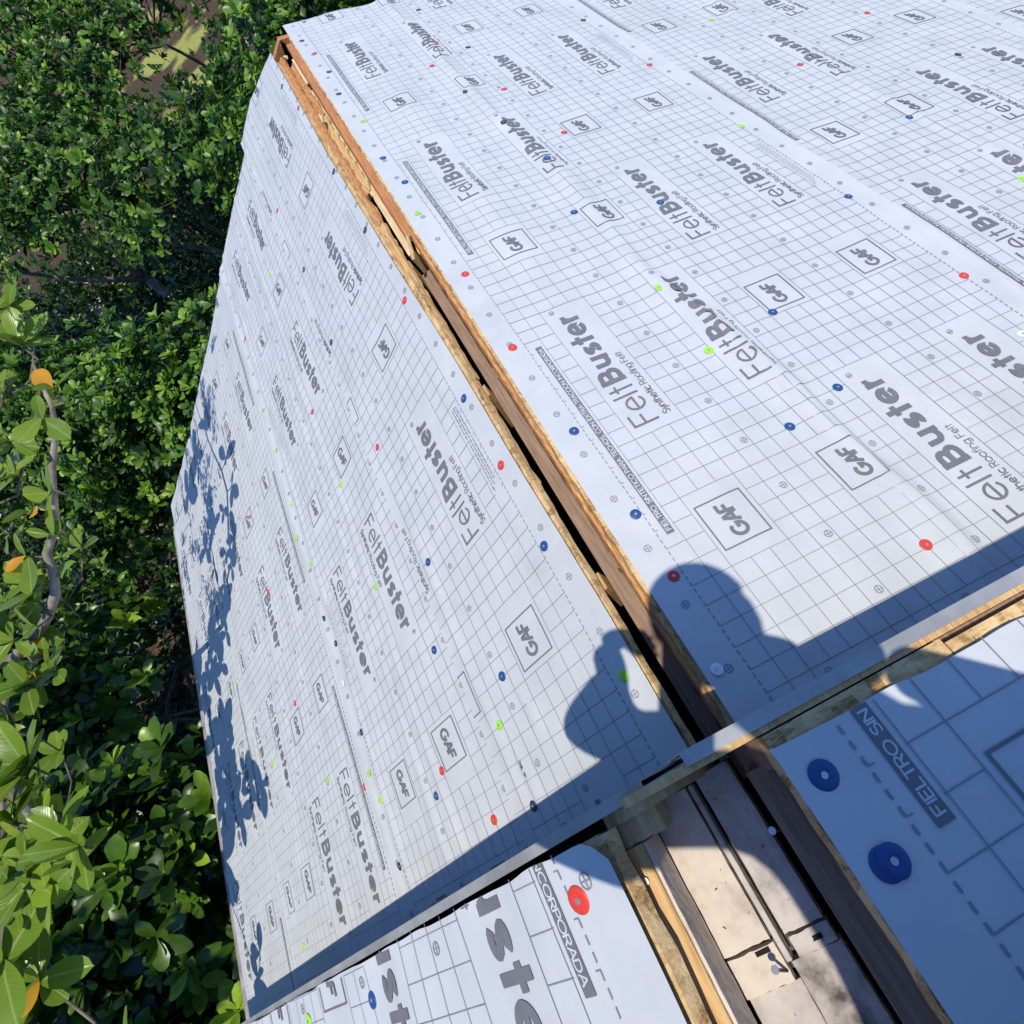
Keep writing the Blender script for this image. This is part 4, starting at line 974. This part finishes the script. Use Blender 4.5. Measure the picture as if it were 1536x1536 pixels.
# overhanging broad-leaved tree: every leaf near the lens is a piece of its own
mag = thing('broadleaf_tree', 'broad-leaved tree with big glossy and yellowing leaves overhanging the eave', 'tree', (-112, 16, ZG))
def at_z(px, py, z):
    """point on a pixel's line of sight at a given height (heights from the leaf shadows on the slope)"""
    d = ray(px, py); return CAM + d * ((z - CAM[2]) / d[2])
brA = [at_z(*q) for q in ((50, 545, 3), (62, 575, 2.8), (78, 610, 2.6), (84, 650, 2.4), (78, 700, 2.0), (79, 735, 1.4), (83, 790, .8), (70, 830, .2), (80, 858, -.4), (83, 890, -1.2), (72, 925, -2.2), (55, 955, -3.6), (22, 985, -5))]
brA += [at_z(-90, 1040, -8), np.array((-104, 14, -46)), np.array((-112, 16, ZG))]
brB = [at_z(*q) for q in ((22, 985, -5), (0, 1090, -7), (2, 1180, -6.5), (6, 1260, -7), (12, 1340, -8), (2, 1420, -9), (4, 1500, -10))]
b = MB(); rad = [.14, .18, .22, .26, .29, .31, .33, .35, .37, .4, .42, .45, .5, .9, 1.8, 2.6]
b.tube(brA, rad, 9)
o = b.build('trunk', BARK, mag, True); o.location = -mag.location
b = MB()
tips = [  # (pixel, height, leaves, leaf length, index on the branch)
 (20, 462, 4, 6, 5.4, 0), (-20, 500, 4, 7, 5.6, 0), (8, 590, 3, 5, 5.0, 1), (14, 665, 2.5, 6, 5.0, 2), (30, 715, 2, 4, 4.4, 4), (-10, 760, 2, 6, 5.2, 5),
 (14, 800, 1.5, 6, 5.4, 6), (40, 880, 0, 6, 4.4, 7), (6, 905, 0, 6, 5.0, 8), (62, 905, -1, 5, 4.0, 9), (24, 960, -2, 6, 4.4, 10),
 (125, 822, -20, 7, 4.6, 12), (152, 850, -26, 7, 4.6, 12), (100, 905, -20, 7, 4.2, 12), (120, 945, -24, 7, 4.4, 12), (66, 985, -8, 6, 4.2, 11),
 (20, 1080, -5, 6, 5.0, 11), (-10, 1190, -3, 8, 5.4, 11), (24, 1235, -4, 8, 5.4, 11), (6, 1300, -4, 7, 5.6, 11), (30, 1370, -6, 7, 5.0, 11), (10, 1440, -6, 7, 5.0, 11), (14, 1500, -8, 7, 5.2, 11),
 (34, 520, 4, 6, 5.4, 0), (50, 770, 2, 5, 4.6, 5), (44, 835, 1, 6, 5.0, 6), (58, 940, -1, 6, 4.8, 9), (44, 1030, -4, 6, 5.0, 11), (48, 1150, -4, 7, 5.2, 11), (60, 1260, -5, 7, 5.2, 11), (50, 1320, -5, 7, 5.0, 11), (62, 1470, -9, 7, 5.0, 11), (-10, 560, 4, 7, 5.4, 0),
 (92, 1128, -18, 7, 4.8, 12), (100, 1215, -24, 8, 5.0, 12), (-40, 1040, -2, 8, 5.4, 11), (-45, 640, 3, 8, 5.4, 2), (-50, 420, 5, 8, 5.4, 0)]
def over(px, py, h):
    sa, y = hit(px, py, 'L'); return np.array(rp('L', sa, y, 0)) + h * np.array((.10, -.155, 1.0))
for (px, py, h, L) in ((338, 690, 20, 4.6), (346, 730, 21, 4.4), (334, 765, 21, 4.6), (350, 805, 20, 4.2), (346, 850, 20, 4.2), (336, 905, 20, 4.4), (318, 955, 20, 4.4), (330, 1000, 19, 4.2), (312, 1010, 20, 4.6),
                       (346, 1150, 19, 4.6), (368, 1165, 19, 4.4), (382, 1200, 18, 4.4), (360, 1222, 19, 4.6), (338, 1120, 20, 4.6), (392, 1178, 18, 4.0), (350, 1192, 20, 4.6), (372, 1188, 20, 4.6), (384, 1470, 14, 4.0), (388, 1430, 14, 3.8)):
    tips.append((over(px, py, h), None, None, 5, L * .86, 11 if py > 1020 else min(11, max(2, int((py - 600) / 38)))))
tips.sort(key=lambda q: 0 if q[1] is None or q[2] > -12 else 1)
r = np.random.default_rng(33)
C_, A_, N_, L_, T_ = [], [], [], [], []; nodes = [np.array(q) for q in brA[:13] + brB]
for (px, py, h, nl, L, bi) in tips:
    p = px if py is None else at_z(px, py, h); q0 = np.array(min(nodes, key=lambda q: np.linalg.norm(q - p))); nodes.append(p)
    b.tube([q0, (q0 + p) / 2 + np.array((0, 0, -.9)), p], [.13, .11, .09], 5)
    a = np.array((r.normal(0, .35), r.normal(0, .35), 1.0))
    pos, axs, nr, ln, tint = rosettes(r, [p], [a], max(4, nl - 1) if py is None or py < 1000 else nl, L * (.84 if py is not None and py < 1000 else .95), [.45])
    C_.append(pos); A_.append(axs); N_.append(nr); L_.append(ln); T_.append(tint)
b.tube(brB, [.3, .28, .25, .22, .2, .17, .12], 6)
o = b.build('twigs', TWIG, mag, True); o.location = -mag.location; o['kind'] = 'stuff'
C_, A_, N_, L_, T_ = map(np.concatenate, (C_, A_, N_, L_, T_))
# a handful of shared leaf meshes, each leaf an object of its own
YEL = leaf_mat('yellowing_leaf', (.55, .24, .02), (.60, .34, .03), .4, None, .3)
def one_leaf(tint, curl, wid, mat):
    nx, ny = 4, 9; vs = []; fs = []
    for j in range(ny + 1):
        t = j / ny; w = wid * (math.sin(math.pi * min(1, t ** 1.25)) ** .62) * .54
        if j == 0: w = .03
        if j == ny: w = .004
        for i in range(nx + 1):
            u = i / nx * 2 - 1
            vs.append((u * w, t, .10 * abs(u) * wid * (1 - t * .4) - curl * t * t + .012 * math.sin(9 * t + 2 * u)))
    for j in range(ny):
        for i in range(nx):
            a = j * (nx + 1) + i; fs.append((a, a + 1, a + nx + 2, a + nx + 1))
    me = bpy.data.meshes.new('leaf'); me.from_pydata([tuple(np.array(v) * G) for v in vs], [], fs); me.update()
    for p in me.polygons: p.use_smooth = True
    at = me.attributes.new('tint', 'FLOAT', 'POINT'); at.data.foreach_set('value', [tint] * len(vs)); me.materials.append(mat); return me
def vein(m):
    n, l = m.node_tree.nodes, m.node_tree.links; b = n['Principled BSDF']
    tc = n.new('ShaderNodeTexCoord'); sp = n.new('ShaderNodeSeparateXYZ'); l.new(tc.outputs['Object'], sp.inputs[0])
    ab = n.new('ShaderNodeMath'); ab.operation = 'ABSOLUTE'; l.new(sp.outputs['X'], ab.inputs[0])
    mid = n.new('ShaderNodeMapRange'); mid.inputs[1].default_value = .0003; mid.inputs[2].default_value = .0011; mid.inputs[3].default_value = 1; mid.inputs[4].default_value = 0; l.new(ab.outputs[0], mid.inputs[0])
    k1 = n.new('ShaderNodeMath'); k1.operation = 'MULTIPLY_ADD'; k1.inputs[1].default_value = -1.1; l.new(ab.outputs[0], k1.inputs[0]); l.new(sp.outputs['Y'], k1.inputs[2])
    k2 = n.new('ShaderNodeMath'); k2.operation = 'MULTIPLY'; k2.inputs[1].default_value = 1700; l.new(k1.outputs[0], k2.inputs[0])
    sn = n.new('ShaderNodeMath'); sn.operation = 'SINE'; l.new(k2.outputs[0], sn.inputs[0])
    vs = n.new('ShaderNodeMapRange'); vs.inputs[1].default_value = .80; vs.inputs[2].default_value = 1.0; vs.inputs[3].default_value = 0; vs.inputs[4].default_value = .35; l.new(sn.outputs[0], vs.inputs[0])
    mxv = n.new('ShaderNodeMath'); mxv.operation = 'MAXIMUM'; l.new(mid.outputs[0], mxv.inputs[0]); l.new(vs.outputs[0], mxv.inputs[1])
    src = b.inputs['Base Color'].links[0].from_socket
    mx = n.new('ShaderNodeMix'); mx.data_type = 'RGBA'; mf = n.new('ShaderNodeMath'); mf.operation = 'MULTIPLY'; mf.inputs[1].default_value = .55; l.new(mxv.outputs[0], mf.inputs[0]); l.new(mf.outputs[0], mx.inputs[0])
    l.new(src, mx.inputs[6]); mx.inputs[7].default_value = (.36, .42, .14, 1); l.new(mx.outputs[2], b.inputs['Base Color'])
    bp = n.new('ShaderNodeBump'); bp.inputs['Strength'].default_value = .5; bp.inputs['Distance'].default_value = .002; bp.invert = True; l.new(mxv.outputs[0], bp.inputs['Height']); l.new(bp.outputs[0], b.inputs['Normal'])
    return m
LEAF_D = vein(leaf_mat('veined_broad_leaf', (.045, .10, .010), (.16, .27, .020), .30, (.33, .42, .04), .3))
LM = [one_leaf(t, c, w, LEAF_D) for t, c, w in ((.15, .12, .46), (.35, .2, .44), (.55, .08, .52), (.7, .22, .46), (.85, .14, .50), (1.0, .1, .46))]
LY = [one_leaf(.2, .1, .46, YEL), one_leaf(.7, .2, .42, YEL)]
for i in range(min(len(C_), 298)):
    a = A_[i] / np.linalg.norm(A_[i]); s_ = np.cross(a, N_[i]); s_ /= np.linalg.norm(s_); n_ = np.cross(s_, a)
    me = LY[i % 2] if r.random() < .05 else LM[min(5, int(T_[i] * 6))]
    o = bpy.data.objects.new('leaf', me); COL.objects.link(o); o.parent = mag
    L = L_[i]; Mx = Matrix(((s_[0], a[0], n_[0], 0), (s_[1], a[1], n_[1], 0), (s_[2], a[2], n_[2], 0), (0, 0, 0, 1)))
    o.matrix_local = Matrix.Translation(Vector(C_[i] * G) - mag.location) @ Mx @ Matrix.Diagonal((L, L, L, 1))


rest = np.arange(min(len(C_), 298), len(C_))
if len(rest):
    me = leaves_mesh('foliage', C_[rest] - np.array(mag.location) / G, A_[rest], N_[rest], L_[rest], L_[rest] * .95, T_[rest], LEAF_C)
    o = bpy.data.objects.new('foliage', me); COL.objects.link(o); o.parent = mag; o['kind'] = 'stuff'

# knee-high undergrowth that carpets the bed between the shrubs
r = np.random.default_rng(55); N = 20000
px_ = r.uniform(-330, 60, N); py_ = r.uniform(-70, 430, N)
dn = vnoise(px_ / 28, py_ / 28, 71) + .5 * vnoise(px_ / 9, py_ / 9, 72)
keep = ((px_ < -61) | (py_ > 84)) & ~((px_ > -116) & (py_ > 20) & (py_ < 104)) & (dn > np.where(py_ > 170, -.26, -.34)); px_, py_, dn = px_[keep], py_[keep], dn[keep]
pz_ = ZG + 3 + r.uniform(0, 1, len(px_)) ** 1.3 * (16 + 40 * np.clip(dn + .2, 0, .6))
cen = np.stack([px_, py_, pz_], 1)[:13000]; ax = r.normal(0, .45, cen.shape) + np.array((0, 0, 1.0))
pos, axs, nr, ln, tint = rosettes(r, cen, ax, 6, 4.8, np.clip(.05 + .16 * r.normal(size=len(cen)), 0, 1))  # low tint paints the shade of the near-black gaps into these leaves
me = leaves_mesh('undergrowth', pos, axs, nr, ln, ln * .9, tint, LEAF_A)
o = bpy.data.objects.new('undergrowth', me); COL.objects.link(o); o['kind'] = 'stuff'
tag(o, 'low leafy undergrowth tinted dark for the shade between the shrubs', 'undergrowth')

# fine-leaved tree whose feathery shade falls along the far part of the eave
r = np.random.default_rng(44)
fin = thing('fine_leaved_tree', 'fine-leaved tree arching high over the far end of the eave', 'tree', (-215, 40, ZG))
b = MB(); top = np.array((-72, 46, 22.0)); b.tube([(-215, 40, ZG), (-205, 40, -40), (-170, 42, 8), (-120, 45, 22), top], [3.4, 2.6, 1.9, 1.2, .5], 8)
o = b.build('trunk', BARK, fin, True); o.location = -fin.location
b = MB(); cc, aa = [], []; nodes = [top]
for k in range(34):
    px, py = r.uniform(272, 322), r.uniform(500, 930)
    if px < 345 - .13 * py - 8 and py < 760: px = 345 - .13 * py + r.uniform(-6, 22)
    sa, y = hit(px, py, 'L'); h = r.uniform(31, 38)
    p = np.array(rp('L', sa, y, 0)) + h * np.array((.10, -.155, 1.0)); q0 = min(nodes, key=lambda q: np.linalg.norm(q - p)); nodes.append(p)
    d_ = r.normal(0, 1, 3) * np.array((1.0, 3.2, .8)); e = p + d_
    b.tube([q0, (q0 + p) / 2 + r.normal(0, .8, 3), p, e], [.09, .07, .05, .03], 4, False)
    for m in range(26):
        t = r.uniform(-.4, 1.15); cc.append(p + d_ * t + r.normal(0, .45, 3)); aa.append(d_ / np.linalg.norm(d_) + r.normal(0, .55, 3))
o = b.build('twigs', TWIG, fin, True); o.location = -fin.location; o['kind'] = 'stuff'
cc, aa = np.array(cc), np.array(aa); L = r.uniform(.7, 1.5, len(cc))
me = leaves_mesh('crown', cc - np.array((-215, 40, ZG)), aa, np.tile((0, 0, 1.0), (len(cc), 1)) + r.normal(0, .3, cc.shape), L, L * .55, np.clip(r.normal(.4, .2, len(cc)), 0, 1), LEAF_B)
o = bpy.data.objects.new('crown', me); COL.objects.link(o); o.parent = fin

# blue tarp on the ground under the shrubs
tb = MB(); n = 9
for i in range(n + 1):
    for j in range(n + 1):
        x = -70 - 20 * i / n; y = -14 + 26 * j / n; tb.v.append((x, y, ZG + 14 + 5 * float(vnoise(i * .8, j * .7, 60)) + 2 * float(vnoise(i * 2.1, j * 1.9, 61))))
for i in range(n):
    for j in range(n): a = i * (n + 1) + j; tb.f.append((a, a + n + 1, a + n + 2, a + 1)[::-1])
o = tb.build('tarp', noise_mat('blue_tarp', (.01, .05, .42), (.02, .09, .62), scale=8, rough=.3, spec=.5), smooth=True)
tag(o, 'crumpled bright blue tarp on the ground under the shrubs', 'tarp')
md = o.modifiers.new('t', 'SOLIDIFY'); md.thickness = .004
